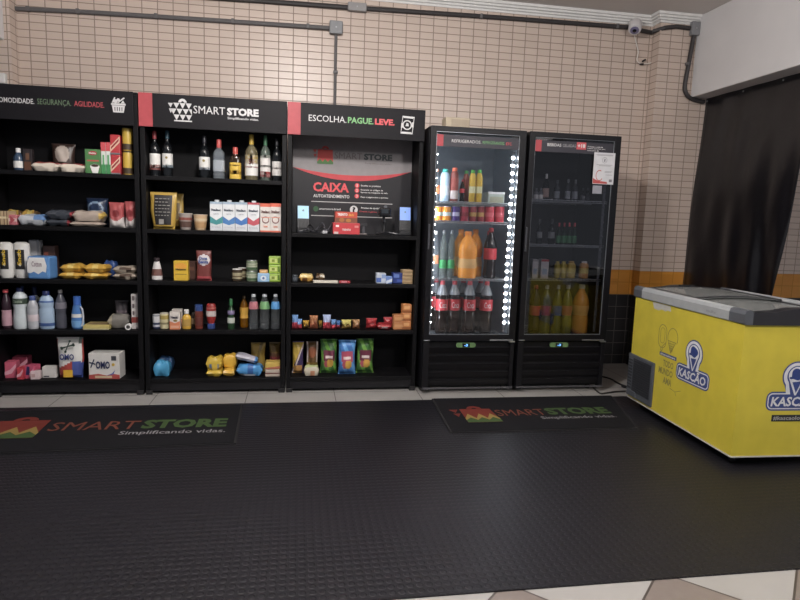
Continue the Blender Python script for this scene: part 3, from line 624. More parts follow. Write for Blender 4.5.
obj('printed_panel', box(-w*.22, w*.13, -.004, -.001, .012, h*.22), mat('#d8a91e', .5), o); bm = NB()
for k in range(3):
    a = -PI/4+k*PI/4+.4 if k else .2; q = Vector((math.cos(a), math.sin(a)))*h*.14; c0 = Vector((-.02*w, h*.8)); p = Vector((-q.y, q.x)).normalized()*.003
    prism(bm, [tuple(c0+q+p), tuple(c0-q+p), tuple(c0-q-p), tuple(c0+q-p)], -.006, -.003, 0)
    for sg in (1, -1): prism(bm, [(c0.x+sg*q.x+.008*math.cos(t_), c0.y+sg*q.y+.008*math.sin(t_)) for t_ in [i*PI/4 for i in range(8)]], -.0062, -.003, 0)
obj('printed_cross', bm, [mat('#2b4038', .5)], o)
carton('detergent_box', 'white washing powder box with red foot and blue lettering, right on the bottom shelf', 'box', (88.2, 119.6, 353.5), Z5, .03, .12, mat('#d2cfcb', .45), [([(0, 0), (1, 0), (1, .16), (.8, .2), (.6, .13), (.3, .2), (0, .15)], 0, 0, 0, mat('#a8433e')), ([(.55, .12), (.8, .18), (.86, .36), (.76, .22)], 0, 0, 0, mat('#39509a')), (.74, .9, .72, .9, mat('#3e4148')), (OVAL(.8, .56, .05, .06), 0, 0, 0, mat('#caa63a')), (.2, .75, .03, .12, mat('#cbb592')), ([(.05, .45), (.08, .42), (.2, .75), (.17, .78)], 0, 0, 0, mat('#2c3550')), ([(.02, .62), (.22, .55), (.22, .6), (.03, .67)], 0, 0, 0, mat('#2c3550'))], [('OMO', .24, .7, .4, .7, mat('#1a2350'), .035)], A, bev=.003, rz=-.06)

# ------------------------------------------------------------------ middle unit
A = 'bottles on the top shelf of the middle unit'
def wine(u0, u1, vt, capm, lab, band, art=None):
    tx = []
    o = bottle('wine_bottle', lab, 'bottle', (u0, u1, vt), Z1, .06, WINE, GLK, capm, [(.2, .5, LABW), (.2, .255, band)] + ([(.14, .185, mat('#6e3a36'))] if art == 'red' else []), A, seg=22)
    if art != 'red':
        x, w, h = place(u0, u1, vt, Z1, .06); bm = NB(); R = w/2
        lathe(bm, [(.12*R*2, 0), (.12*R*2, .002)], 12); bm.transform(Matrix.Translation((0, -R-.0006, h*.41)) @ Matrix.Rotation(PI/2, 4, 'X')); obj('printed_seal', bm, mat('#8a7a40'), o)
wine(147, 157.8, 130.4, mat('#8c2b33', .4), 'wine bottle with red capsule and white label, leftmost on the top shelf', mat('#9c4a44'), 'red')
wine(160.8, 171.4, 130, mat('#2b4a58', .4), 'wine bottle with teal capsule, second from the left on the top shelf', mat('#5b8299'))
wine(198, 209, 135.2, mat('#22222a', .4), 'wine bottle with black capsule standing apart beside the clear spirit', mat('#6f7f94'))
bottle('spirit_bottle', 'clear square spirit bottle with a red cap and ribbed body', 'bottle', (212.5, 224, 139), Z1, .06, [(.95, 0), (1, .02), (1, .12), (.96, .14), (1, .16), (1, .5), (.96, .52), (1, .54), (1, .62), (.85, .7), (.42, .76), (.38, .8)], clearplastic('c4ccd4', .22), mat('#b5433f', .4), [(.19, .47, mat('#9ba1a8', .3))], A, sq=.5)
bottle('spirit_bottle', 'short dark spirit bottle with a red cap and a yellow label', 'bottle', (229, 240.6, 146.8), Z1, .06, SQUARE, mat('#2d2118', .1), mat('#b8463c', .4), [(.02, .52, mat('#d0ab34')), (.42, .45, mat('#7c4a22')), (.16, .28, mat('#b88a24'))], A, sq=.35)
bottle('whisky_bottle', 'tall clear bottle with yellow cap, white and yellow label and red slash', 'bottle', (244.5, 257.5, 133.9), Z1, .055, SPIRIT, clearplastic('b0a585', .3), mat('#c2a038', .4), [(.1, .55, LABW), (.36, .55, mat('#d0b03c')), (.27, .3, mat('#a33a36'))], A, texts=[('51', -.35, .35, .34, .46, mat('#5a2020'), .03)])
bottle('gin_bottle', 'clear bottle with green neck and a white and red pointed label', 'bottle', (260, 270.2, 135), Z1, .055, SPIRIT, clearplastic('94a298', .3), mat('#3b6b4c', .4), [(.08, .56, mat('#d5d0cc')), (.08, .2, mat('#aa3b3c')), (.5, .56, mat('#3f6b48')), (.3, .34, mat('#2c2c2e'))], A)
bottle('rum_bottle', 'slim dark bottle with a white label, rightmost on the top shelf', 'bottle', (273.2, 282.6, 138), Z1, .06, WINE, GLK, mat('#26262a', .4), [(.13, .46, mat('#c9c5c2')), (.28, .32, mat('#8e7f7c'))], A)
A = 'food on the second shelf of the middle unit'
def f(s, t): return 1 if (abs(s) < .72 and -.8 < t < .82) else 0
o = pouch('coffee_pouch', 'tall gold stand-up pouch with a black printed face', 'pouch', (147.6, 174.4, 192), Z2, .05, .07, [mat('#b3923c', .3), mat('#1f1d20', .5)], f, A, 60, doy=True, taper=.2, wr=.05)
x, w, h = place(147.6, 174.4, 192, Z2, .05); bm = NB(); rr = random.Random(4)
for r in range(6):
    px = -w*.27
    while px < w*.25:
        ww = rr.uniform(.008, .022); prism(bm, [(px, h*(.36+.09*r)), (px+ww, h*(.36+.09*r)), (px+ww, h*(.36+.09*r)+.006), (px, h*(.36+.09*r)+.006)], -.004, 0.001); px += ww+.008
prism(bm, [(-w*.14, h*.13), (w*.04, h*.13), (w*.04, h*.27), (-w*.14, h*.27)], -.004, .001)
obj('printed_panel', bm, mat('#8d8a86'), o, loc=(0, -.002, 0))
pouch('coffee_pouch', 'gold stand-up pouch half hidden behind the black and gold one', 'pouch', (168, 183, 193.4), Z2, .19, .06, [mat('#a5873a', .3), mat('#5c4a26')], lambda s, t: 1 if abs(s-.3) < .25 and abs(t) < .5 else 0, A, 61, doy=True)
CUP = [(.72, 0), (.76, .02), (1, .93), (1.05, .94), (1.05, .98)]
for u0, u1, vt, mm, b1, lab in ((177.2, 191.4, 213.2, mat('#a39a94', .45), mat('#594038'), 'instant noodle cup with a brown band beside the gold pouches'), (192.4, 206.4, 214.5, mat('#c9ab86', .45), mat('#b08a5e'), 'pale tan instant noodle cup next to the milk cartons')):
    bottle('noodle_cup', lab, 'cup', (u0, u1, vt), Z2, .05, CUP, mm, None, [(.15, .5, b1), (.58, .74, mat('#8c4a40') if b1 != mat('#b08a5e') else mat('#d8c4a4'))], A)
    x, w, h = place(u0, u1, vt, Z2, .05); R = w/2; obj('lid', lathe(NB(), [(1.03*R, .981*h), (1.03*R, h), (.9*R, h)], 18), mat('#cfc9c2'), bpy.data.objects[[o_.name for o_ in COL.objects if o_.name.startswith('noodle_cup')][-1]])
for i, (u0, u1, mm, lab) in enumerate(((210, 222.4, mat('#3f8f92'), 'white milk carton with a teal chevron, leftmost of the row'), (222.8, 234.8, mat('#3f78b4'), 'white milk carton with a blue chevron beside the teal one'), (235.2, 247.2, mat('#3d74b8'), 'white milk carton with a blue chevron beside the red one'), (247.6, 259.4, mat('#b84a56'), 'white milk carton with a red chevron'))):
    carton('milk_carton', lab, 'carton', (u0, u1, 201.8+.3*i), Z2, .05, .075, mat('#d5d8dc', .4), [([(0, .27), (.5, .2), (1, .27), (1, .5), (.5, .36), (0, .5)], 0, 0, 0, mm), ([(0, .5), (.5, .36), (1, .5), (1, .9), (0, .9)], 0, 0, 0, mat('#e2e4e6', .4)), (0, 1, .93, 1, mm if i in (3,) else mat('#9fb4c6'))], [('Italac', .12, .88, .68, .76, mat('#3c4654'), .05), ('LEITE', .3, .7, .56, .6, mat('#8b9098'), .02), ('INTEGRAL', .15, .85, .1, .15, mat('#a5a9ae'), .0)], A)
    o = [q for q in COL.objects if q.name.startswith('milk_carton')][-1]; x, w, h = place(u0, u1, 201.8+.3*i, Z2, .05)
    obj('cap', lathe(NB(), [(.016, 0), (.016, .012), (.013, .014)], 14, 0, .04, h), mat('#c9ccd0'), o, smooth=True)
for i, (u0, u1) in enumerate(((260.2, 271), (271.6, 282.4))):
    carton('milk_carton', ('white and orange milk carton, left one of the pair', 'white and orange milk carton against the right post')[i], 'carton', (u0, u1, 203.5), Z2, .05, .075, mat('#dcd5cf', .4), [(0, 1, .88, 1, mat('#d9664a')), (0, 1, 0, .05, mat('#d9664a')), (OVAL(.5, .42, .36, .13, 20)+OVAL(.5, .42, .27, .1, 20)[::-1] if False else OVAL(.5, .42, .34, .125, 20), 0, 0, 0, mat('#7a4a48')), (OVAL(.5, .43, .26, .095, 20), 0, 0, 0, mat('#d8cfc9')), (.1, .9, .5, .52, mat('#d9764f'))], [('Italac', .12, .88, .66, .76, mat('#5a3a38'), .05), ('SEMI', .3, .7, .16, .22, mat('#d9764f'), .02)], A)
A = 'food on the third shelf of the middle unit'
bottle('cream_bottle', 'small white bottle with dark cap at the left of the third shelf', 'bottle', (147.6, 158.6, 258), Z3, .05, [(.85, 0), (1, .03), (1, .2), (.85, .5), (.55, .8), (.48, .86)], mat('#d4d0cf', .4), mat('#3a3034'), [(.2, .5, mat('#6e4a44'))], A, sy=.75)
carton('starch_box', 'bright yellow box with an orange arch', 'box', (173.7, 188, 261), Z3, .05, .06, mat('#d3ab1e', .45), [(OVAL(.5, .74, .42, .16), 0, 0, 0, mat('#dd9a2a')), (.1, .9, .3, .34, mat('#8f7420'))], [('Maizena', .14, .86, .53, .63, mat('#5d4a1c'), .04)], A)
carton('cocoa_box', 'plain brown box half hidden behind the bright yellow box', 'box', (187, 196, 261.4), Z3, .14, .07, mat('#4e3128', .5), [(.2, .8, .5, .7, mat('#6b4536'))], group=A)
def f(s, t): return 1 if (s/.82)**2+((t-.38)/.36)**2 < 1 else (2 if t < -.72 else 0)
pouch('cake_mix_pouch', 'red brown stand-up pouch with a white oval and blue lettering', 'pouch', (195.8, 211, 250.7), Z3, .045, .055, [mat('#6d302c', .4), mat('#cfc9ca', .45), mat('#a8434a', .4)], f, A, 70, doy=True, wr=.05, texts=[('Dona', .24, .76, .7, .8, mat('#2d4a8c'), .04), ('Benta', .18, .82, .58, .69, mat('#2d4a8c'), .04)])
for u0, u1, vt, y, lab in ((231.5, 241.8, 269.3, .05, 'small glass jar with white lid and cream label in front'), (237.5, 246.2, 268, .17, 'small glass jar with white lid behind another jar')):
    can('olive_jar', lab, 'jar', (u0, u1, vt), Z3, y, mat('#3f3428', .15), [(.2, .7, mat('#9d9678')), (.3, .45, mat('#5f4a34'))], mat('#d0cecb'), A)
hP = place(246, 257, 260.4, Z3, .05)[2]/2
for k in range(2): can('corn_can', ('green and silver can at the bottom of a stack of two', 'green and silver can on top of a matching can')[k], 'can', (246, 257, 270), Z3+k*(hP+.0008), .05, mat('#74806a', .35), [(.12, .3, mat('#3f5a3c')), (.36, .7, mat('#aeb39c')), (.48, .56, mat('#4c5a44'))], STEEL, A, hh=hP-.001)
carton('gelatin_pack', 'light blue pack in front of the green and silver cans', 'packet', (257.4, 269.4, 275), Z3, .03, .05, mat('#8db4d6', .4), [(OVAL(.5, .45, .25, .3), 0, 0, 0, mat('#d3dbe4')), (OVAL(.5, .45, .1, .14), 0, 0, 0, mat('#4d6ea4'))], group=A, bev=.008, hh=.062)
carton('cheese_pack', 'small orange pack lying on the light blue pack', 'packet', (259.5, 267.5, 272), Z3+.0635, .035, .035, mat('#d3a066', .4), [(.2, .8, .3, .7, mat('#e0bf8a'))], group=A, bev=.005, hh=.022)
hP = place(270.2, 282.2, 256.6, Z3, .05)[2]/3
for k in range(3): carton('cracker_box', ('lime green box, lowest of a stack of three', 'lime green box in the middle of a stack of three', 'lime green box on top of a stack of three')[k], 'box', (270.4, 282.2, 270), Z3+k*(hP+.0006), .05, .07, mat('#94b53e', .4), [(.1, .7, .25, .75, mat('#c3cf7a')), (.25, .5, .35, .65, mat('#7a8c30')), (.78, .92, .2, .8, mat('#5f7a2a'))], group=A, hh=hP-.001, bev=.005)
A = 'sauces and drinks on the fourth shelf of the middle unit'
can('milk_tin', 'small navy and white tin at the left of the fourth shelf', 'tin', (148, 156, 315), Z4, .05, mat('#2d3452', .4), [(.45, .9, mat('#d0cfd2')), (.15, .3, mat('#b9bac4'))], mat('#b9b9bd'), A)
can('cream_tin', 'cream coloured tin with a pale lid', 'tin', (159, 168, 313.5), Z4, .045, mat('#c9bf98', .4), [(.3, .42, mat('#8a8060')), (.62, .86, mat('#a8954e'))], mat('#b5aea0'), A)
for u0, u1, vt, y, d, lab in ((169.6, 180, 312, .04, .05, 'white and orange dessert cream box in front'), (172, 182, 309.5, .15, .05, 'white and orange dessert cream box behind another')):
    carton('cream_box', lab, 'box', (u0, u1, vt), Z4, y, d, mat('#d5cdc6', .4), [([(0, 0), (1, 0), (1, .48), (.5, .36), (0, .48)], 0, 0, 0, mat('#cf7a52')), (OVAL(.55, .5, .2, .06), 0, 0, 0, mat('#7c6a34')), (.1, .9, .08, .22, mat('#d9a184'))], [('Nestlé', .12, .8, .62, .78, mat('#3f3a48'), .04)], A)
bottle('mustard_bottle', 'yellow mustard bottle with white cap', 'bottle', (181.4, 190.6, 310), Z4, .05, [(.9, 0), (1, .04), (1, .56), (.8, .68), (.45, .74), (.42, .8)], mat('#d0a22e', .35), WHITE, [(.15, .5, mat('#b08c40'))], A, capr=.52, sy=.8)
bottle('coffee_jar', 'reddish brown jar with a wide blue lid', 'jar', (194, 202.4, 305.2), Z4, .05, [(.95, 0), (1, .03), (1, .65), (.95, .72), (.92, .76)], mat('#6b3128', .25), mat('#2f4a86', .4), [(.15, .5, mat('#5a2822'))], A, capr=.95)
bottle('honey_jar', 'slim dark jar tucked behind the blue lidded coffee jar', 'jar', (190.8, 195.6, 313), Z4, .15, SLEEK, mat('#3e322a', .2), mat('#55504a'), [(.2, .6, mat('#8a7458'))], A)
bottle('ketchup_bottle', 'dark red ketchup squeeze bottle standing on its blue cap', 'bottle', (205.7, 215.6, 304.2), Z4, .05, [(.7, 0), (.9, .03), (1, .2), (1, .45), (.85, .65), (.65, .78), (.6, .8)], KETCH, mat('#2c3f78', .4), [(.28, .5, mat('#c4bab6')), (.14, .2, mat('#a85a52'))], A, sy=.7, flip=True, capr=.8)
bottle('olive_oil_bottle', 'small green bottle with green cap and white label', 'bottle', (227, 234.2, 299.4), Z4, .05, [(.95, 0), (1, .03), (1, .38), (.85, .46), (1, .54), (.85, .64), (.5, .72), (.42, .8)], mat('#27402a', .15), mat('#2f6b40', .4), [(.2, .38, mat('#c2c6bd')), (.48, .62, mat('#7d7296'))], A)
bottle('cooking_oil_bottle', 'amber cooking oil bottle with a yellow label and dark cap', 'bottle', (239.4, 248, 296.5), Z4, .11, PET, clearplastic('a06a18', .4), mat('#4c3a1c'), [(.3, .64, mat('#c99a34'))], A)
for u0, u1, mm, lab in ((248.4, 258, mat('#b06a74', .35), 'clear water bottle with a pink neck label'), (259.2, 269.4, mat('#6fa06a', .35), 'clear water bottle with a green neck label'), (270.6, 280, mat('#4f92cc', .35), 'clear water bottle with a blue neck label')):
    bottle('water_bottle', lab, 'bottle', (u0, u1, 294.7), Z4, .045, [(.9, 0), (1, .02), (1, .18), (.96, .22), (1, .26), (1, .42), (.96, .46), (1, .5), (1, .62), (.9, .72), (.62, .84), (.42, .92), (.4, .935)], CLEAR, mat('#bfc3c8'), [(.58, .78, mm)], A)
A = 'packs on the bottom shelf of the middle unit'
def f(s, t): return 1 if abs(t+.15*s) < .3 else 0
for k, (u0, u1, vt, y) in enumerate(((149, 165.6, 360, .05), (152, 168, 356.5, .17))):
    flatbag('wipes_pack', ('bright blue soft pack at the left of the bottom shelf', 'dark blue soft pack behind the bright blue one')[k], 'packet', (u0, u1, vt), Z5, y, .1, [(mat('#3f93bf', .35), mat('#24466e', .4))[k], (mat('#2d6f9c', .35), mat('#1d3658', .4))[k]], None, A, 80+k, hh=.1)
for k, (hh, mm) in enumerate(((.045, 0), (.085, 1))):
    flatbag('bread_bag', ('yellow bag at the bottom of the pile beside the blue and white bag', 'yellow bag with red and blue print on top of the pile')[k], 'bag', (205.8, 222, 365), Z5+k*.046, .04, .13, [mat('#c9a832', .35), mat('#c2604a', .4), mat('#5d7aa0', .4)], (lambda x, z: (1 if .55 < z < .68 else (2 if .35 < z < .5 else 0)) if abs(x) < .6 else 0) if k else None, A, 83+k, hh=hh)
flatbag('cornmeal_bag', 'yellow bag slumped against the pile of yellow bags', 'bag', (222.6, 237, 360), Z5+.05, .09, .1, [mat('#d4a62c', .35)], None, A, 86, hh=.09)
flatbag('cornmeal_bag', 'small yellow bag lying under the slumped yellow bag', 'bag', (222.4, 234.5, 371), Z5, .03, .14, [mat('#d0a330', .35)], None, A, 87, hh=.048)
flatbag('wafer_bag', 'blue and white bag lying flat in the middle of the bottom shelf', 'bag', (236, 262.5, 366), Z5, .03, .13, [mat('#3f8ac4', .3), mat('#c3c7d2', .35), mat('#2a5a9c', .35)], lambda x, z: 1 if z < .3 and x < .4 else (2 if abs(x-.1) < .2 else 0), A, 88, hh=.075)
o = flatbag('wafer_bag', 'pale grey bag lying tilted on top of the blue and white bag', 'bag', (234, 257, 360), Z5+.085, .05, .1, [mat('#a9a6b4', .35), mat('#3a7ab8', .3)], lambda x, z: 1 if x > .75 else 0, A, 89, hh=.04); o.rotation_euler = (0, .25, 0); o.location.z += .022
pouch('chip_bag', 'gold pointed bag standing at the back, left of the brown bag', 'bag', (250.5, 265.5, 343), Z5, .165, .04, [mat('#937832', .3), mat('#6e5a26', .35)], lambda s, t: 1 if abs(s-t*.5) < .2 else 0, A, 90)
pouch('coffee_bag', 'brown and gold bag standing against the right post', 'bag', (269, 280.4, 343), Z5, .15, .07, [mat('#5a3c2a', .35), mat('#8a6e3a', .35), mat('#7a3038', .35)], lambda s, t: 1 if t > .3 else (2 if abs(t+.1) < .15 else 0), A, 91)
for k, (hh, zz) in enumerate(((.055, 0), (.05, .0556))):
    carton('cookie_box', ('white and brown pack lying in the bottom right corner', 'yellow pack on top of the white and brown pack')[k], 'packet', (266, 280.6, 370), Z5+zz, .03, .1, (mat('#b7a99c', .4), mat('#c2a44a', .4))[k], [((0, 1, .4, .55, mat('#6a3a30')), ([(0, 0), (1, .1), (1, .5), (0, .25)], 0, 0, 0, mat('#a8604a')))[k]], group=A, hh=hh, bev=.008)

# ------------------------------------------------------------------ checkout unit
A = 'things on the self checkout counter'
def terminal(label, u0, u1, v0, v1, y, rz, glow):
    x, w, _ = place(u0, u1, v0, Z2, y); zt = U((u0+u1)/2, v0, 'y', y).z; x -= .004 if glow is SCR2 else 0; zb = U((u0+u1)/2, v1, 'y', y).z; h = zt-zb; hb = zb-Z2
    t = thing('card_terminal', label, 'card terminal', (x, y, Z2+.0005), A, rz); W = w/2+.0075
    obj('dock', box(-W, W, .01, .07, 0, .03, .005), mat('#1c1c20', .5), t)
    M = Matrix.Translation((0, .02, .0305)) @ Matrix.Rotation(-.2, 4, 'X')
    L = hb-.03+h+.012
    bd = obj('body', box(-W, W, 0, .022, 0, L, .006), mat('#1b1b1f', .4), t, M=M)
    obj('screen', box(-w/2, w/2, -.0018, -.0003, L-h-.008, L-.008), glow, bd, M=M)
    bm = NB()
    for r in range(3):
        for k in range(3): abox(bm, -w*.4+k*w*.3, -w*.4+k*w*.3+w*.2, -.003, -.0003, .012+r*.018, .024+r*.018, .001)
    obj('keypad', bm, mat('#222226'), bd, M=M)
    obj('printed_logo', prism(NB(), OVAL(0, L-h*.45, w*.1, w*.1, 10), -.0024, -.0019), mat('#7f9aa8', .5), bd, M=M)
    return t
SCR1 = mat('#a9d3ee', .3, emit=.2, noise=0); SCR2 = mat('#86a8f0', .3, emit=.26, noise=0)
terminal('card payment terminal with a lit pale blue screen at the left of the counter', 298.4, 309.6, 206, 219, .13, .12, SCR1)
terminal('card payment terminal with a lit blue screen at the right of the counter', 401, 411.6, 207.5, 220.8, .13, -.06, SCR2)
bx = []
hl = place(333, 359.8, 223, Z2, .06)[2]
for k, (u0, u1, hh) in enumerate(((333, 359.8, hl), (335, 357, place(335, 357, 211.8, Z2, .06)[2]-hl-.001))):
    carton('candy_box', ('red display box lying under another red box on the counter', 'orange red display box on top of the red one on the counter')[k], 'box', (u0, u1, 220), Z2+k*(hl+.0008), .06, .12, (mat('#c23038', .4), mat('#c2432f', .4))[k], [(.1, .22, .62, .8, WHITE), (.8, .95, .6, .78, mat('#d98a86')), (.04, .2, .0, .2, mat('#c9b8b4'))] if k == 0 else [(0, 1, 0, .45, mat('#7a4530')), (OVAL(.3, .25, .12, .18), 0, 0, 0, mat('#a8642e')), (OVAL(.6, .22, .12, .16), 0, 0, 0, mat('#b3722e'))], [('TRENTO', .34, .66, .3, .48, WHITE, .03)] if k == 0 else [('TRENTO', .1, .55, .62, .86, WHITE, .04), ('dark', .6, .85, .62, .84, mat('#e0a040'), .03)], A, hh=hh, bev=.002)
t = thing('barcode_scanner', 'black handheld barcode scanner upright on its stand', 'scanner', (U(384, 230, 'y', .12).x, .12, Z2+.0005), A)
bs = obj('base', lathe(NB(), [(.062, 0), (.065, .006), (.05, .016), (.02, .022)], 20, sy=.75), mat('#17171a', .35), t, smooth=True)
obj('stem', tube(NB(), spline([(0, 0, .018), (.005, .01, .06), (0, .012, .1), (-.005, .0, .135)]), .009), mat('#1a1a1e', .4), t, smooth=True)
hd = obj('head', box(-.042, .042, -.055, .04, .13, .2, .014), mat('#17171a', .25), t)
obj('trigger', box(-.008, .008, -.02, .0, .095, .129, .003), mat('#3a3a40', .4), t)
obj('scan_window', box(-.03, .02, -.0575, -.0555, .16, .19), mat('#33383d', .15), hd)
obj('lamp_cap', lathe(NB(), [(.012, .2005), (.012, .212), (.006, .217)], 12, .005, -.01), mat('#6d7076', .3), hd, smooth=True)
o = obj('cable', tube(NB(), spline([(.04, .02, .02), (.09, .0, .012), (.12, .03, .008), (.09, .08, .008)]), .003), mat('#8a8a8e', .5), t, smooth=True)
t = thing('phone_stand', 'small grey stand with dark top between the red boxes and the scanner', 'stand', (U(363.5, 230, 'y', .1).x, .1, Z2+.0005), A)
obj('foot', box(-.025, .025, -.02, .03, 0, .008, .003), mat('#7b7472', .4), t); obj('post', box(-.008, .008, -.004, .01, .0085, .06, .002), mat('#4b4a50'), t); obj('cradle', box(-.025, .025, -.012, .002, .0605, .08, .003), mat('#2a2a2e'), t)
ca = spline([(-.11, -.02, .006), (-.07, -.05, .03), (-.03, -.02, .008), (.0, .03, .04), (.03, .0, .075), (.05, -.03, .03), (.02, -.05, .006), (.07, -.03, .03), (.1, .02, .07), (.085, .03, .02), (.04, .02, .01)])
o = obj('charger_cable', tube(NB(), ca, .0042), mat('#4a4a50', .35), loc=(U(318, 230, 'y', .1).x, .11, Z2+.0005), smooth=True); setp(o, 'tangled grey charging cable lying between the left terminal and red boxes', 'cable', A)
cb = spline([(-.07, .03, .006), (-.075, .01, .03), (-.06, .03, .055), (-.03, .05, .03), (-.05, .01, .008), (.0, -.04, .02), (.04, .01, .045), (.07, .04, .02), (.09, .0, .006), (.06, -.02, .01)])
o2 = obj('charger_cable', tube(NB(), cb, .0038), mat('#1d1d20', .3), loc=(U(318, 230, 'y', .1).x, .12, Z2+.003), smooth=True); setp(o2, 'black glossy cable coiled up with the grey charging cable on the counter', 'cable', A); obj('plug', box(-.02, .012, .04, .062, .0, .022, .003), mat('#2b2b30', .35), o2)
obj('plug', box(.03, .065, -.068, -.045, .0, .02, .003), mat('#a8a8ac', .35), o); obj('plug', box(-.14, -.105, -.032, -.008, .0, .018, .003), mat('#2b2b30', .35), o)
A = 'sweets on the shelf below the checkout counter'
can('candy_tub', 'tiny dark tub at the left end below the counter', 'tub', (290.8, 296.4, 275.2), Z3, .08, mat('#3d4248', .3), [(.3, .7, mat('#5a6068'))], mat('#6a7078'), A)
flatbag('candy_bag', 'golden bag of sweets lying below the counter', 'bag', (299, 313.4, 273.8), Z3, .08, .1, [mat('#b98b3c', .25), mat('#6a4624', .3), mat('#dcc07a', .25)], lambda x, z: 1 if (x+.2)**2*3+(z-.3)**2*9 < .5 else (2 if z > .75 else 0), A, 95, hh=.05)
flatbag('candy_bag', 'brown and silver bag of sweets beside the golden one', 'bag', (315.5, 325, 274.2), Z3, .12, .09, [mat('#59432c', .3), mat('#a39882', .3)], lambda x, z: 1 if z > .6 and x > 0 else 0, A, 96, hh=.047)
carton('chocolate_bar', 'long white chocolate bar lying at the shelf edge below the counter', 'chocolate bar', (313, 338.2, 279.5), Z3, .02, .04, mat('#d4cdbf', .45), [(.0, .04, 0, 1, mat('#a59c8c')), (.96, 1, 0, 1, mat('#a59c8c'))], group=A, hh=.018, bev=.006)
carton('chocolate_bar', 'short red chocolate bar at the end of the white one', 'chocolate bar', (339, 350, 279.3), Z3, .02, .04, mat('#9c3038', .4), [(.2, .7, .3, .8, mat('#c9808a'))], group=A, hh=.018, bev=.006)
carton('biscuit_box', 'white and blue box standing below the counter near the right', 'box', (376.4, 385.8, 273.4), Z3, .06, .08, mat('#c4ccd8', .4), [(.0, .5, .1, .55, mat('#4a6ab2')), (.55, 1, .5, .9, mat('#8aa2cf'))], group=A)
carton('biscuit_box', 'small blue and white packet leaning out before the white and blue box', 'packet', (386.2, 392, 276.5), Z3, .035, .05, mat('#6b8ac6', .35), [([(0, 0), (1, .3), (1, .7), (0, .4)], 0, 0, 0, mat('#cdd6e6'))], group=A, bev=.005, rz=.0)
carton('biscuit_box', 'navy blue box between the white and blue box and the tan stack', 'box', (392.6, 403.2, 273.2), Z3, .06, .08, mat('#1f3478', .4), [(.1, .6, .55, .9, mat('#5a76b8')), (.4, .95, .15, .4, mat('#3a55a4'))], group=A, bev=.004)
hP = place(404, 414.6, 270.2, Z3, .05)[2]/4
for k in range(4): carton('wafer_bar', ('beige wafer bar, lowest in a stack of four at the right post', 'beige wafer bar, second from the bottom in a stack of four', 'beige wafer bar, third from the bottom in a stack of four', 'beige wafer bar turned askew on top of a stack of four')[k], 'bar', (404, 414.2, 276), Z3+k*(hP+.0005), .05, .07, mat('#b0956e', .5), [(0, 1, .3, .5, mat('#7d6242'))], group=A, hh=hP-.001, bev=.005, rz=(0, .04, -.04, .1)[k])
A = 'sweets on the third shelf of the checkout unit'
red, bl = mat('#b53a4a', .35), mat('#6a93c8', .35)
for k, (u0, u1, vt, y, m1, m2, lab) in enumerate(((290.2, 296.6, 315.4, .05, red, bl, 'tall red and blue sweet pack at the left end'), (297, 302, 319.4, .05, red, bl, 'low red and blue sweet pack second from the left end'), (302.6, 309, 321, .06, mat('#4f3b1c', .3), GOLD, 'dark and gold sweet pack beside the red and blue ones'), (309.4, 318, 316, .05, mat('#8a4c34', .35), mat('#a8704a', .35), 'brown rounded sweet pack'), (318.4, 322.4, 321, .06, mat('#4a3a1e', .3), mat('#8c7028', .3), 'narrow gold and black sweet pack'), (322.8, 331, 315.2, .05, red, mat('#a9b9de', .35), 'red and pale blue pack with a peaked top'), (331.2, 336, 320, .05, red, bl, 'red and blue pack right of the peaked one'), (336.2, 340.4, 321, .07, mat('#9c3a50', .35), mat('#4f78b4', .35), 'narrow red and blue pack at the end of its row'), (341.4, 351.6, 320.2, .05, mat('#6a5424', .3), mat('#cdbf6a', .3), 'gold and yellow crinkled sweet pack'), (352.6, 360, 320, .05, mat('#7c5236', .35), mat('#a9825a', .35), 'tan brown crinkled sweet pack'))):
    def f(s, t): return 1 if t > (0 if m2 is bl or k in (5, 7) else .3*math.sin(5*s)) else 0
    pouch('candy_pack', lab, 'packet', (u0, u1, vt), Z4, y, .05, [m1, m2], f, A, 100+k, ends=False, wr=.25)
def f(x, z): return 1 if abs(x) < .5 and .35 < z < .7 else 0
pouch('candy_bag', 'red bag of sweets leaning in the middle of the third shelf', 'bag', (366, 377.2, 318.8), Z4, .07, .06, [mat('#a82a30', .3), mat('#7c1a22', .3)], lambda s, t: 1 if abs(t-s*.3) < .2 else 0, A, 112)
flatbag('candy_bag', 'flat red bag with white print lying at the shelf edge', 'bag', (377.4, 391.6, 323.4), Z4, .025, .1, [mat('#9c2228', .3), mat('#cfc4c2', .35)], f, A, 113, hh=.038)
pouch('candy_bag', 'red bag of sweets standing behind the flat red bag', 'bag', (383.6, 393, 317.6), Z4, .16, .05, [mat('#b03038', .3)], None, A, 114)
hP = place(393, 404, 315, Z4, .05)[2]/2
for k in range(2): carton('sweet_box', ('tan sweet box beside the flat red bag, lower one of two', 'tan sweet box beside the flat red bag, upper one of two')[k], 'box', (393.2, 403.8, 320), Z4+k*(hP+.0006), .045, .07, mat('#bb7a48', .45), [(.1, .9, .3, .7, mat('#c78f5c'))], group=A, hh=hP-.001, bev=.004)
hP = place(404.6, 414, 304.5, Z4, .05)[2]/3
for k in range(3): carton('sweet_box', ('orange brown box at the bottom of a stack of three by the right post', 'orange brown box in the middle of a stack of three by the right post', 'orange brown box on top of a stack of three by the right post')[k], 'box', (404.6, 414, 315), Z4+k*(hP+.0006), .045, .07, mat('#c27a3e', .4), [(.0, 1, .1, .3, mat('#8f5228')), (.2, .8, .45, .8, mat('#d6a068'))], group=A, hh=hP-.001, bev=.006)
A = 'snack bags on the bottom shelf of the checkout unit'
SN = lambda base, c2, c3, c4: [mat(base, .3), mat(c2, .35), mat(c3, .4), mat(c4, .4), mat('#d9c9c4', .4)]
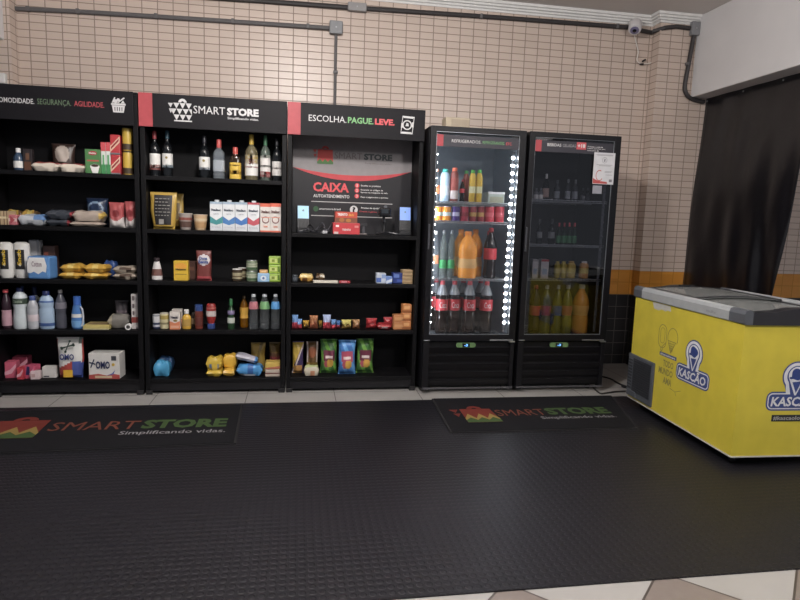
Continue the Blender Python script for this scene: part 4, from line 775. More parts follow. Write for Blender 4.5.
def f1(s, t): return 2 if t < -.45 and abs(s) < .75 else (1 if t > .1+.8*s and t < .9 else (4 if abs(t+.1-.9*s) < .12 else 0))
pouch('snack_bag', 'purple and yellow snack bag at the left end of the bottom shelf', 'snack bag', (292, 303.8, 342), Z5, .1, .07, SN('#43365f', '#b89a3a', '#b98a4c', '#8a6a30'), f1, A, 120)
def f2(s, t): return 2 if (s/.7)**2+((t-.35)/.35)**2 < 1 else (1 if t < -.3 else (4 if abs(abs(s)-.8) < .1 else 0))
pouch('snack_bag', 'brown and gold snack bag standing behind the small white bag', 'snack bag', (306, 318.6, 342.2), Z5, .12, .07, SN('#5e4426', '#7c6428', '#8e5234', '#a08a48'), f2, A, 121)
flatbag('peanut_bag', 'small white bag lying flat at the shelf edge before the brown snack bag', 'bag', (303.8, 319, 366.6), Z5, .025, .07, [mat('#c2b9a6', .4), mat('#b07a5a', .4), mat('#a9b07a', .4)], lambda x, z: 1 if abs(x-.2) < .3 and z < .6 else (2 if z > .85 else 0), A, 122, hh=.07)
def f3(s, t): return 4 if abs(s) < .45 and abs(t+.02) < .09 else (3 if (s-.15)**2/.16+(t+.38)**2/.07 < 1 else (2 if abs(s) < .68 and -.2 < t < .4 else (5 if (s+.25)**2/.12+(t+.38)**2/.06 < 1 else (1 if math.sin(6*s+5*t) > .3 else 0))))
for k, (u0, u1, vt, y, b, c2, lab) in enumerate(((320.4, 337.8, 340, .09, '#3c6a34', '#6aa23e', 'green corn snack bag, left of the blue snack bag'), (338.6, 356.4, 341, .045, '#3a74b8', '#5a9ad6', 'blue corn snack bag between two green ones'), (356.8, 374.6, 339.6, .08, '#3f6c36', '#74a848', 'green corn snack bag, right of the blue snack bag'))):
    pouch('snack_bag', lab, 'snack bag', (u0, u1, vt), Z5, y, .09, SN(b, c2, '#6e2f44' if k != 1 else '#b04a62', '#c99a3e')+[mat('#a84a58', .4)], f3, A, 125+k)

# ------------------------------------------------------------------ glass door coolers
GLASS = glassmat('door_glass', 1.55, 'fafbfc'); GLASS2 = glassmat('tinted_door_glass', 1.58, 'ececf0')
YF, YB, HC = -.114, .53, 1.936
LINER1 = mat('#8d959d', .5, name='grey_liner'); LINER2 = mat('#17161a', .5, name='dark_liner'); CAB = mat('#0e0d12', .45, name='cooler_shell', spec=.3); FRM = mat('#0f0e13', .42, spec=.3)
LEDM = mat('#f3f8ff', .3, emit=85, noise=0); LEDOFF = mat('#4e5056', .3)
def cooler(x0, x1, label, liner, lit, shelves, glassm):
    W = x1-x0; t = thing('display_cooler', label, 'cooler', (x0, 0, 0), 'glass door coolers')
    yb0 = YF+.05
    for xa in (0, W-.035): obj('side_panel', box(xa, xa+.035, yb0, YB, .035, HC, .004), CAB, t)
    obj('back_panel', box(.0355, W-.0355, YB-.035, YB, .035, HC), CAB, t)
    obj('roof', box(.0355, W-.0355, yb0, YB-.0355, HC-.045, HC), CAB, t)
    obj('base', box(.0355, W-.0355, yb0+.02, YB-.0355, .035, .405), CAB, t)
    bm = NB(); e = .0006
    abox(bm, .0355+e, .042, yb0+.006, YB-.0365, .406, HC-.046); abox(bm, W-.042, W-.0355-e, yb0+.006, YB-.0365, .406, HC-.046)
    abox(bm, .0425, W-.0425, YB-.043, YB-.0365, .406, HC-.046); abox(bm, .0425, W-.0425, yb0+.006, YB-.044, HC-.052, HC-.046); abox(bm, .0425, W-.0425, yb0+.006, YB-.044, .4055, .412)
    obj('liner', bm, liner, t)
    # door with panes, sign, handle, lettering
    a, b_, c, e_ = .044, W-.052, .448, 1.897
    bm = NB(); abox(bm, .001, a, YF, YF+.045, .4, HC-.002, .004); abox(bm, b_, W-.001, YF, YF+.045, .4, HC-.002, .004); abox(bm, a-.004, b_+.004, YF+.001, YF+.045, .4, c, .002); abox(bm, a-.004, b_+.004, YF+.001, YF+.045, e_, HC-.002, .002)
    d = obj('door', bm, FRM, t)
    obj('glass_pane', box(a-.001, b_+.001, YF+.012, YF+.017, c-.001, e_+.001), glassm, d)
    bm = NB(); r = .0025
    abox(bm, a, a+.003, YF+.006, YF+.0115, c, e_); abox(bm, b_-.004, b_, YF+.006, YF+.0115, c, e_); abox(bm, a+.003, b_-.004, YF+.006, YF+.0115, c, c+.004); abox(bm, a+.003, b_-.004, YF+.006, YF+.0115, e_-.003, e_)
    obj('door_trim', bm, mat('#8c9096', .3, .6), d)
    s = obj('sign_strip', box(a+.003, b_-.004, YF+.0095, YF+.0115, 1.797, e_-.02), mat('#2f2d36', .45), d)
    obj('red_stripe', box(a+.003, a+.05, YF+.0085, YF+.0094, 1.797, e_-.02), STRIPE, d)
    bm = NB(); abox(bm, .006, .02, YF-.012, YF-.0005, 1.07, 1.25, .004); obj('handle', bm, mat('#3f4046', .35), d)
    bm = NB(); abox(bm, W-.2, W-.02, YF-.004, YF-.0005, .402, .412, .001); abox(bm, W-.05, W-.004, YF-.008, YF+.02, .39, .3995, .002); abox(bm, .004, .05, YF-.006, YF-.0005, .402, .41, .001)
    obj('hinge_plate', bm, STEEL, t)
    # louvred grille
    bm = NB(); abox(bm, .004, .05, YF+.004, YF+.06, .036, .389, .003); abox(bm, W-.035, W-.004, YF+.004, YF+.06, .036, .389, .003); abox(bm, .048, W-.033, YF+.03, YF+.069, .05, .389)
    for k in range(5):
        z = .062+k*.062; bm2 = prism(bm, [(0, 0)]*0 or [(.051, z), (W-.036, z), (W-.036, z+.04), (.051, z+.04)], YF+.006, YF+.0295)
    bm.verts.ensure_lookup_table()
    for v in bm.verts[-40:]:
        if v.co.y < YF+.01 and (round((v.co.z-.062)/.062, 2) % 1) < .1: v.co.y += .014
    obj('grille', bm, mat('#121115', .48, spec=.3), t)
    obj('kick_rail', box(.004, W-.004, YF-.004, YF+.0025, .036, .05, .002), mat('#4a494d', .35), t)
    for xa in (.05, W-.09):
        for ya in (.0, .42): obj('foot', lathe(NB(), [(.02, .0003), (.02, .034)], 12, xa+.02, ya), RUB, t)
    cx = W*.46; ct = obj('controller', prism(NB(), rrect(cx-.075, cx+.075, .352, .388, .0175), YF-.003, YF+.0035), mat('#5d7d50', .4), t)
    obj('display', box(cx-.028, cx+.028, YF-.0045, YF-.0035, .356, .384), mat('#12161c', .2), ct)
    text_obj('digits', [T('-3', cx-.014, cx+.014, .361, .379, .02, 0, YF-.005)], mat('#6fb4ff', .4, emit=2.0 if lit else 1.6, noise=0), ct)
    for z in shelves:
        bm = NB()
        for k in range(22): tube(bm, [(.06+k*(W-.12)/21, -.045, z-.004), (.06+k*(W-.12)/21, YB-.06, z-.004)], .002, 5)
        for yy in (-.045, .2, YB-.06): tube(bm, [(.044, yy, z-.009), (W-.044, yy, z-.009)], .003, 6)
        tube(bm, [(.044, -.048, z+.004), (W-.044, -.048, z+.004)], .0035, 6)
        obj('wire_shelf', bm, mat('#b7babd', .3, .7), t)
    for side, xx in ((0, .058), (1, W-.0755)):
        ls = obj('light_strip', box(xx-.009, xx+.009, -.056, -.05, .46, 1.79), mat('#5d6066', .4), t)
        bm = NB()
        for k in range(23):
            z = .53+k*(1.745-.53)/22
            bmesh.ops.create_uvsphere(bm, u_segments=10, v_segments=6, radius=.0105, matrix=Matrix.Translation((xx, -.0575 if side else -.048, z)) @ Matrix.Diagonal((1.3, .6, .85, 1)))
        obj('diode_row', bm, LEDM if lit else LEDOFF, ls, smooth=True)
    return t, d
CX = ((1.954, 2.661), (2.683, 3.394))
S1A, S1B, S1C, S1D = 1.412, 1.272, .852, .425
c1, d1 = cooler(*CX[0], 'brightly lit glass door cooler full of soft drinks, beside the checkout shelf', LINER1, True, (S1A, S1B, S1C, S1D), GLASS)
S2A, S2B, S2C, S2D = 1.452, 1.12, .862, .425
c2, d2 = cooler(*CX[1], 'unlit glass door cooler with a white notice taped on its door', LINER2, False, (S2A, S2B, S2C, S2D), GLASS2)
MD = Matrix.Translation((0, YF+.0085, 0))
HW2 = mat('#cfcccb', .5)
text_obj('lettering', [T('REFRIGERADOS.', .155, .37, 1.827, 1.848, .0), T('REFRIGERANTES.', .38, .545, 1.827, 1.847, .0, 1), T('ETC.', .555, .6, 1.827, 1.846, .01, 2)], [HW2, mat('#6fa86a'), mat('#d2464c')], d1, MD)
text_obj('lettering', [T('BEBIDAS', .138, .245, 1.855, 1.876, .01), T('GELADAS', .256, .358, 1.855, 1.876, .0, 1)] + [T(q, .45, .45+w_, 1.862-.0135*i, 1.871-.0135*i, .015, 0) for i, (q, w_) in enumerate((('Proibida a venda de', .12), ('bebidas alcoólicas para', .14), ('menores de', .09)))], [HW2, mat('#9a989a')], d2, Matrix.Translation((0, YF+.0085, -.018+.0)))
obj('age_tag', box(.364, .438, YF+.0078, YF+.0084, 1.825, 1.876), RED, d2)
text_obj('lettering', [T('+18', .372, .43, 1.837, 1.864, .04)], [HW2], d2, Matrix.Translation((0, YF+.0078, 0)))
# notices taped on the second door (outside of the glass)
n1 = obj('notice', box(.502, .668, YF-.0022, YF-.0007, 1.582, 1.81), mat('#c9c8cb', .6), d2); n1['label'] = 'white printed notice with red lower edge'
MN = Matrix.Translation((.502-.452*.847, YF-.0022, -.006)) @ Matrix.Diagonal((.847, 1, 1, 1)); bm = NB()
prism(bm, [(.454, 1.592), (.59, 1.592), (.585, 1.606), (.5, 1.612), (.454, 1.63)], -.0008, 0, 0); prism(bm, arc(.512, 1.65, .034, 60, 330, 16, .04)+arc(.512, 1.65, .029, 330, 60, 16, .034), -.0008, 0, 0)
prism(bm, arc(.552, 1.762, .022, 0, 360, 20)+arc(.552, 1.762, .0195, 360, 0, 20), -.0008, 0, 1); prism(bm, [(.545, 1.752), (.557, 1.75), (.56, 1.77), (.55, 1.775)], -.0008, 0, 1)
for z, a, b_ in ((1.80, .47, .63), (1.794, .48, .625), (1.727, .48, .625), (1.72, .5, .61), (1.68, .56, .63), (1.673, .56, .62), (1.655, .57, .63)): prism(bm, [(a, z), (b_, z), (b_, z+.0025), (a, z+.0025)], -.0006, 0, 1)
prism(bm, [(.605, 1.605), (.632, 1.605), (.632, 1.625), (.605, 1.625)], -.0006, 0, 1)
obj('printed_marks', bm, [mat('#b3423f', .5), mat('#77757a', .5)], d2, M=MN)
n2 = obj('notice', box(.512, .585, YF+.006, YF+.0075, 1.512, 1.572), mat('#8f8f97', .6), d2); n2['label'] = 'small grey label under the notice'

def dr(name, label, u0, u1, vt, z, y, prof, body, cap, labs=(), grp='', **k): return bottle(name, label, 'drink', (u0, u1, vt), z, y, prof, body, cap, labs, grp, **k)
COLA_L = mat('#1d0f0c', .08, name='cola_liquid'); REDL = mat('#c32a33', .4); ORJ = mat('#f59a1e', .2); JUICE = mat('#d9b02c', .3)
A = 'drinks on the top shelf of the lit cooler'; z = S1A+.001
dr('juice_bottle', 'orange labelled clear bottle at the left end of the lit top shelf', 435.2, 440.8, 168.8, z, .03, PET, CLEAR, mat('#b5663a'), [(.25, .5, mat('#d9773f'))], A)
dr('yogurt_bottle', 'pale blue bottle with a teal cap on the lit top shelf', 441.4, 451, 168.8, z, .02, SLEEK, mat('#b7d3ea', .35), TEAL, [(.2, .5, mat('#d5e2ee'))], A)
dr('tea_bottle', 'brown bottle with an orange cap and white foot on the lit top shelf', 451.6, 459.6, 167.5, z, .02, SLEEK, mat('#8a4038', .3), mat('#e06a48'), [(.1, .34, mat('#d5c8c4')), (.34, .7, mat('#a04a40'))], A)
dr('cola_bottle', 'small cola bottle with red cap and red label on the lit top shelf', 460.4, 465.6, 179.4, z, .04, COLA, COLA_L, RED, [(.42, .6, REDL)], A)
dr('juice_bottle', 'dark red bottle with green cap behind the small cola bottle', 464, 470, 170.5, z, .16, SLEEK, mat('#8a3a2a', .3), mat('#3f8f48'), [], A)
for i, (a, b_) in enumerate(((470.4, 476.6), (477, 483.4))): dr('juice_bottle', ('yellow juice bottle with green cap, left one of two', 'yellow juice bottle with green cap, right one of two')[i], a, b_, 169.8, z, .03, SLEEK, JUICE, mat('#53b34a'), [(.3, .5, mat('#e3dfb4'))], A)
carton('food_tray', 'low clear tray with a white rim at the right of the lit top shelf', 'tray', (488, 504.5, 192), z, .03, .16, mat('#b9c2b8', .2), [(0, 1, .82, 1, WHITE), (.1, .9, .1, .6, mat('#a6a58a'))], group=A, bev=.006)
A = 'cans on the second shelf of the lit cooler'; z = S1B+.001
for i, (a, b_, mm, bd, lab) in enumerate(((434.4, 442.6, ORJ, mat('#cfe0dc'), 'orange soda can with a pale band at the left end'), (443, 451.8, ORJ, mat('#cfe0dc'), 'orange soda can with a pale band, second from the left'), (452.6, 460.6, mat('#4a2f7a', .3), mat('#b9b6d0'), 'purple soda can beside the orange ones'), (461.2, 469.6, mat('#a82a3c', .3), mat('#8a1f2c'), 'dark red soda can right of the purple one'), (470, 477.4, mat('#8f2a33', .3), mat('#c09a50'), 'dark red can with gold print, left one of two'), (477.8, 485, mat('#8f2a33', .3), mat('#c09a50'), 'dark red can with gold print, right one of two'), (485.6, 495.4, mat('#c5303f', .3), mat('#d9606a'), 'bright red cola can, second from the right end'), (495.8, 505.4, mat('#c5303f', .3), mat('#d9606a'), 'bright red cola can at the right end'))):
    can('soda_can', lab, 'can', (a, b_, 206), z, .0, mm, [(.35, .6, bd)], STEEL, A)
A = 'bottles on the third shelf of the lit cooler'; z = S1C+.001
dr('water_bottle', 'clear bottle with orange label at the left of the third shelf', 432.8, 440.6, 231, z, .03, PET, CLEAR, WHITE, [(.3, .48, mat('#d98a60'))], A)
for i, (a, b_) in enumerate(((441, 448.6), (449, 456.4))): dr('soda_bottle', ('clear soda bottle with a green label beside the orange labelled one', 'clear soda bottle with a green label beside the orange soda')[i], a, b_, 230.5, z, .03, PET, clearplastic('ccd4d0', .16), mat('#8a8f92'), [(.2, .38, mat('#3a9a58'))], A)
dr('orange_soda_bottle', 'large orange soda bottle in front of two others', 461.4, 480, 231.5, z, -.01, PET, ORJ, ORL, [(.22, .42, mat('#e5b06a'))], A)
dr('orange_soda_bottle', 'large orange soda bottle behind at the left', 455.6, 470, 229.5, z, .15, PET, ORJ, ORL, [(.22, .42, mat('#e5b06a'))], A)
dr('orange_soda_bottle', 'large orange soda bottle behind at the right', 470.4, 485, 229.5, z, .15, PET, ORJ, ORL, [(.22, .42, mat('#e5b06a'))], A)
dr('cola_bottle', 'large cola bottle with red label standing beside the orange soda', 486.6, 499.2, 228, z, .01, COLA, COLA_L, DARKRED, [(.38, .6, REDL)], A)
dr('cola_bottle', 'cola bottle half hidden behind the large cola bottle', 485.8, 493, 231, z, .17, COLA, COLA_L, DARKRED, [(.4, .6, REDL)], A)
HMAX = .405
A = 'cola bottles on the bottom shelf of the lit cooler'; z = S1D+.001
for i, (u, y, lab) in enumerate(((444, .0, 'cola bottle, first from the left in the bottom row'), (456.2, .01, 'cola bottle, second from the left in the bottom row'), (471.6, .0, 'cola bottle, third from the left in the bottom row'), (488.8, .0, 'cola bottle at the right of the bottom row'), (465, .16, 'cola bottle standing behind the second and third in the bottom row'), (482.4, .16, 'cola bottle standing behind the right one in the bottom row'), (437.6, .17, 'cola bottle at the back left of the bottom row'))):
    dr('cola_bottle', lab, u-6.2, u+6.2, 279.5 if y < .1 else 279, z, y, [(.8, 0), (.95, .02), (1, .07), (.92, .2), (.9, .3), (1, .4), (1, .66), (.9, .74), (.6, .85), (.36, .92), (.34, .94)], COLA_L, RED, [(.45, .66, REDL), (.74, .93, mat('#85888c', .15))], A, texts=[('Coca', -.55, .55, .5, .61, WHITE, .0)] if y < .1 else ())
HMAX = None
A = 'bottles on the top shelf of the unlit cooler'; z = S2A+.001
for i, (u0, u1, vt, lab, body, capm, labm) in enumerate(((534.6, 539, 188, 'short pale bottle at the left end of the dark top shelf', mat('#77767c', .3), GREY, LABW), (539.4, 543.6, 188, 'short pale bottle, second from the left on the dark top shelf', mat('#77767c', .3), GREY, LABW), (544.4, 550.4, 173.7, 'bottle with white foil neck and a pale red label', GLK, WHITE, mat('#b59a90')), (555.4, 560.8, 180, 'slim dark bottle with grey label right of the white foil one', mat('#3d4044', .1), mat('#55585c'), mat('#8d9298')), (566.6, 571.4, 179, 'slim dark bottle with grey label in the middle of the row', mat('#3d4044', .1), mat('#77797c'), mat('#9a9fa4')), (573.8, 579, 179.5, 'slim dark bottle with grey label, third from the right', mat('#3d4044', .1), mat('#77797c'), mat('#8d9298')), (581.6, 585.6, 188, 'short dark bottle near the right of the row', GLK, GREY, mat('#5c6064')), (586.4, 590.4, 188, 'short dark bottle at the right end of the row', GLK, GREY, mat('#5c6064')))):
    dr('beer_bottle', lab, u0, u1, vt, z, .03, WINE, body, capm, [(.12, .46, labm)], A)
A = 'beer on the second shelf of the unlit cooler'; z = S2B+.001
for i, (a, b_) in enumerate(((538, 543.2), (550, 556))): dr('beer_bottle', ('dark beer bottle with a grey label at the left of the second shelf', 'dark beer bottle with a grey label next to the red capped beers')[i], a, b_, 219, z, .03, WINE, GLK, mat('#44464a'), [(.25, .5, mat('#8b8f90'))], A)
for i in range(4): dr('beer_bottle', 'green beer bottle with red cap, %s of four in a tight row' % ('first from the left', 'second from the left', 'third from the left', 'last')[i], 557.4+i*5.2, 562.2+i*5.2, 222.8, z, .03, WINE, mat('#1e3024', .1), RED, [(.1, .42, mat('#3f7f50'))], A)
A = 'drinks on the third shelf of the unlit cooler'; z = S2C+.001
for i, (a, b_) in enumerate(((532.4, 538, ), (541, 548.6))): carton('milk_carton', ('white drink carton at the left of the third shelf in the dark cooler', 'white drink carton with red top in the dark cooler')[i], 'carton', (a, b_, 259.4), z, .02, .06, mat('#bdbbbb', .4), [(0, 1, .88, 1, (mat('#9a9899'), DARKRED)[i]), (.2, .8, .2, .5, mat('#8f9fb0'))], group=A)
for i, (a, b_, mm) in enumerate(((555.4, 561, mat('#b9a53a')), (561.6, 567.6, mat('#b9a53a')), (568.4, 577, mat('#c0a440')), (581.4, 590, mat('#c48a34')))):
    dr('juice_bottle', ('slim yellow juice bottle, leftmost of the yellow row', 'slim yellow juice bottle, second of the yellow row', 'wide yellow juice bottle, third of the yellow row', 'orange juice bottle with a pale cap, last of the yellow row')[i], a, b_, 261.5, z, .03, SLEEK, mm, (mm, mm, mat('#b08a30'), WHITE)[i], [(.3, .6, mat('#d8c46a'))], A)
A = 'large bottles on the bottom shelf of the unlit cooler'; z = S2D+.001
for a, b_, mm, lm, lab in ((532.6, 543.2, COLA_L, REDL, 'large cola bottle with red label at the left of the dark bottom shelf'), (544, 553.6, mat('#6a6a20', .2), mat('#b04038'), 'olive soda bottle with red label beside the cola'), (555.6, 564.4, mat('#77761f', .2), mat('#5a6a90'), 'olive soda bottle with blue label in the middle'), (565.2, 575, mat('#7d7a22', .2), mat('#c06a3a'), 'olive soda bottle with orange label beside the orange soda'), (577.6, 592.6, mat('#d98a24', .25), mat('#e0a050'), 'large orange soda bottle at the right of the dark bottom shelf')):
    dr('soda_bottle', lab, a, b_, 285.5, z, .02, PET, mm, mat('#a9a7a0') if mm != COLA_L else DARKRED, [(.38, .58, lm)], A)

# box on the roof of the lit cooler
x = U(458, 120, 'y', .2).x
o = obj('cardboard_box', box(-.093, .093, 0, .13, 0, .112, .003), mat('#b9aa93', .7), loc=(x, .2, HC+.0006)); setp(o, 'small beige cardboard box on the roof of the brightly lit cooler', 'box')
obj('flap', box(-.05, .09, -.002, -.0005, .03, .1), mat('#a99a86', .7), o); obj('tape', box(-.012, .012, -.003, .1305, .1122, .1132), mat('#c8bba4', .4), o)

# ------------------------------------------------------------------ chest freezer
FW, FL, FZ0, FZ1 = .67, 1.127, .07, .788
fz = thing('chest_freezer', 'yellow chest freezer with ice cream badges and sliding glass lids', 'freezer', (3.356, -1.586, 0), None, -.043)
FY = mat('#d0be30', .42, name='yellow_vinyl', noise=.03, scale=8); FGREY = mat('#53565c', .45); FDARK = mat('#2b2a2e', .4); FLIGHT = mat('#a3a6a8', .42)
bm = NB(); wt = .06
for a, b_, c, e in ((0, FW, 0, wt), (0, FW, FL-wt, FL), (0, wt, wt-.001, FL-wt+.001), (FW-wt, FW, wt-.001, FL-wt+.001)): abox(bm, a, b_, c, e, FZ0, FZ1)
abox(bm, wt, FW-wt, wt, FL-wt, FZ0, FZ0+.05)
obj('cabinet', bm, FY, fz)
bm = NB(); i = wt+.0006
for a, b_, c, e, g_, h in ((i, FW-i, i, i+.004, .125, FZ1-.002), (i, FW-i, FL-i-.004, FL-i, .125, FZ1-.002), (i, i+.004, i+.005, FL-i-.005, .125, FZ1-.002), (FW-i-.004, FW-i, i+.005, FL-i-.005, .125, FZ1-.002), (i, FW-i, i, FL-i, .1205, .1245)): abox(bm, a, b_, c, e, g_, h)
obj('tub_liner', bm, mat('#9da0a3', .4), fz)
bm = NB()
for k in range(3):
    y0 = .1+k*.32
    for q in range(7): tube(bm, [(.09+q*.08, y0, .62), (.09+q*.08, y0+.28, .62)], .003, 5)
    for zz in (.62, .72): tube(bm, [(.085, y0, zz), (.58, y0, zz), (.58, y0+.28, zz), (.085, y0+.28, zz), (.085, y0, zz)], .003, 5)
obj('wire_basket', bm, mat('#c4c6c8', .4), fz)
TZ = .868
def railmesh(x, y0, y1, flip=1, w=.075):
    bm = NB(); pr = [(0, FZ1+.0005), (-.012, FZ1+.006), (-.014, TZ-.025), (-.006, TZ-.006), (.012, TZ), (min(w, .035)*.7, TZ-.004), (min(w, .035), TZ-.014), (min(w, .035), FZ1+.0005)]
    a = [bm.verts.new((x+flip*px, y0, pz)) for px, pz in pr]; b_ = [bm.verts.new((x+flip*px, y1, pz)) for px, pz in pr]; n = len(pr)
    bm.faces.new(a); bm.faces.new(b_[::-1])
    for k in range(n): bm.faces.new((a[k], a[(k+1) % n], b_[(k+1) % n], b_[k]))
    return bm
for x, fl in ((0, 1), (FW, -1)):
    ww_ = .075 if fl == 1 else .035
    rl = obj('side_rail', railmesh(x, .115, 1.03, fl, ww_), FLIGHT, fz)
    for ya, yb in ((-.012, .1145), (1.0305, FL+.012)): obj('corner_piece', railmesh(x, ya, yb, fl, ww_), FGREY, fz)
    if fl == 1: text_obj('lettering', [T('metalfrio', -.31, -.225, FZ1+.022, FZ1+.038, .0)], mat('#7d8084'), rl, Matrix.Translation((-.0145, 0, 0)) @ LEFTF)
arch = lambda x, b0: b0 + .012*(1-((x-FW/2)/(FW/2-.07))**2)
def archbar(y0, y1, lo, hi, x0=.0365, x1=FW-.0365, n=14, base=None):
    bm = NB(); X = [x0+(x1-x0)*k/n for k in range(n+1)]
    pts = [(x, arch(x, hi)) for x in X] + [(x, base if base is not None else arch(x, lo)) for x in X[::-1]]
    return prism(bm, pts, y0, y1)
for ya, yb in ((-.012, .05), (FL-.05, FL+.012)): obj('end_frame', prism(NB(), [(.0355, FZ1+.0005), (.0355, TZ-.014), (.16, TZ-.012), (.2, TZ-.001), (.26, TZ+.008), (.335, TZ+.011), (.41, TZ+.008), (.47, TZ-.001), (.51, TZ-.012), (FW-.0355, TZ-.014), (FW-.0355, FZ1+.0005)], ya, yb), FDARK, fz)
FG = glassmat('lid_glass', 1.45, 'f2f6f6', .06)
_n = FG.node_tree; _o = [q for q in _n.nodes if q.type == 'OUTPUT_MATERIAL'][0]; _m = _n.nodes.new('ShaderNodeMixShader'); _d = _n.nodes.new('ShaderNodeBsdfDiffuse')
_d.inputs[0].default_value = lin('b4b6b4'); _m.inputs[0].default_value = .34; _n.links.new(_o.inputs[0].links[0].from_socket, _m.inputs[1]); _n.links.new(_d.outputs[0], _m.inputs[2]); _n.links.new(_m.outputs[0], _o.inputs[0])   # grey diffuse mixed evenly into the lid glass
for y0, y1, dz in ((.0505, .6, -.022), (.52, FL-.0505, -.008)):
    g_ = obj('sliding_lid', archbar(y0, y1, TZ-.006+dz, TZ-.001+dz, .06, FW-.06, 18), FG, fz, smooth=False)
    bm = NB()
    for q in (y0+.001, y1-.016): b2 = archbar(q, q+.015, TZ-.0005+dz, TZ+.004+dz, .06, FW-.06, 18); me = bpy.data.meshes.new('t'); b2.to_mesh(me); b2.free(); bm.from_mesh(me); bpy.data.meshes.remove(me)
    abox(bm, .045, .082, y0, y1, TZ-.012+dz, TZ+.003+dz); abox(bm, FW-.0605, FW-.045, y0, y1, TZ-.012+dz, TZ+.003+dz)
    obj('lid_frame', bm, FDARK, g_)
    obj('lid_handle', box(FW/2-.06, FW/2+.06, y0+.005 if dz < -.02 else y1-.02, y0+.02 if dz < -.02 else y1-.005, arch(FW/2, TZ+.0045+dz), arch(FW/2, TZ+.014+dz), .004), mat('#1d1d20'), g_)
bm = NB(); abox(bm, -.003, FW+.003, -.003, FL+.003, FZ0-.008, FZ0-.0005); obj('base_trim', bm, mat('#c7c5bd', .5), fz)
for xa in (.07, FW-.07):
    for ya in (.08, FL-.08):
        c_ = obj('caster', box(xa-.02, xa+.02, ya-.02, ya+.02, .045, FZ0-.0085), STEEL, fz)
        bm = lathe(NB(), [(.022, -.012), (.024, -.008), (.024, .008), (.022, .012)], 16); bm.transform(Matrix.Translation((xa, ya, .0243+.006)) @ Matrix.Rotation(PI/2, 4, 'Y')); obj('wheel', bm, RUB, c_, smooth=True)
ML = Matrix.Translation((-.0006, 0, 0)) @ LEFTF      # left long side: s = -distance from the near corner
MNR = Matrix.Translation((0, -.0006, 0))             # near end
bv = box(-1.136, -.80, -.012, 0, .083, .387, .006)
vf = obj('vent_panel', bv, FGREY, fz, M=ML)
bm = NB(); abox(bm, -1.06, -.83, -.0135, -.0122, .125, .362, 0, 0)
for k in range(10): abox(bm, -1.125, -1.075, -.0145, -.0122, .14+k*.022, .15+k*.022)
for k in range(14): abox(bm, -1.05, -.84, -.017, -.0137, .135+k*.016, .142+k*.016)
obj('grille', bm, mat('#2f3136', .5), vf, M=ML)
obj('drain_box', box(-1.11, -1.0, -.022, -.0122, .09, .13, .003), FGREY, vf, M=ML)
BLU, WHI, NAV = mat('#3050a6', .45), mat('#dcdde0', .45), mat('#2c4182', .45)
def badge(M, cx, z0, parent):
    def blob(g):                                     # outline of plate plus ice cream head, grown by g
        hd = [(cx+(.085+g)*math.cos(a)*1, z0+.19+(.082+g)*math.sin(a)) for a in [math.radians(t_) for t_ in range(-38, 219, 8)]]
        pl = arc(cx-.165+.035, z0+.07, .035+g, 90, 180, 5)+arc(cx-.165+.035, z0+.035, .035+g, 180, 270, 5)+arc(cx+.165-.035, z0+.035, .035+g, 270, 360, 5)+arc(cx+.165-.035, z0+.07, .035+g, 0, 90, 5)+[(cx+.055, z0+.105+g)]
        return pl+hd+[(cx-.055, z0+.105+g)]
    bm = NB(); prism(bm, blob(.0), -.0006, 0, 0); prism(bm, blob(-.008), -.001, -.0005, 1)
    prism(bm, arc(cx-.165+.035, z0+.07, .0205, 90, 180, 5)+arc(cx-.165+.035, z0+.035, .0205, 180, 270, 5)+arc(cx+.165-.035, z0+.035, .0205, 270, 360, 5)+arc(cx+.165-.035, z0+.07, .0205, 0, 90, 5), -.0014, -.0009, 0)
    prism(bm, [(cx+(.058)*math.cos(a), z0+.192+(.056)*math.sin(a)) for a in [math.radians(t_) for t_ in range(-38, 219, 8)]]+[(cx-.028, z0+.088), (cx+.028, z0+.088)], -.0014, -.0009, 0)
    # ice cream inside: pale ring, scoop, cone
    prism(bm, [(cx+(.05)*math.cos(a), z0+.195+(.047)*math.sin(a)) for a in [math.radians(t_) for t_ in range(-30, 211, 8)]]+[(cx-.004, z0+.085), (cx+.004, z0+.085)], -.0018, -.0013, 1)
    sc = [(cx+(.036+.004*math.cos(3*a))*math.cos(a), z0+.2+(.032+.003*math.sin(4*a))*math.sin(a)) for a in [2*PI*i_/28 for i_ in range(28)]]
    prism(bm, sc, -.0022, -.0017, 0); prism(bm, OVAL(cx-.033, z0+.181, .012, .007, 12), -.0022, -.0017, 0)
    prism(bm, [(cx-.026, z0+.16), (cx+.03, z0+.166), (cx+.002, z0+.098)], -.0022, -.0017, 0)
    prism(bm, [(cx-.036, z0+.163), (cx+.038, z0+.171), (cx+.036, z0+.164), (cx-.03, z0+.157)], -.0024, -.0021, 1)
    b_ = obj('printed_badge', bm, [NAV, WHI, BLU], parent, M=M)
    text_obj('lettering', [T('KASCÃO', cx-.135, cx+.135, z0+.024, z0+.089, .03, 0, -.0016, .12)], [WHI], b_, M)
badge(ML, -.403, .352, fz); badge(MNR, .335, .322, fz)
INK = mat('#8d8448', .5)
bm = NB()
def stroke(pts, w=.0022):
    for (x0, z0), (x1, z1) in zip(pts, pts[1:]):
        d = Vector((x1-x0, z1-z0)); 
        if d.length < 1e-5: continue
        n_ = Vector((-d.y, d.x)).normalized()*w; prism(bm, [(x0+n_.x, z0+n_.y), (x1+n_.x, z1+n_.y), (x1-n_.x, z1-n_.y), (x0-n_.x, z0-n_.y)], -.0006, 0)
stroke(rrect(-.795, -.705, .505, .655, .042)+[(-.705, .547)]); stroke(rrect(-.775, -.725, .535, .635, .024), .0014); stroke([(-.76, .505), (-.757, .485), (-.742, .485), (-.74, .505)])
obj('printed_sketch', bm, INK, fz, M=ML); bm = NB()
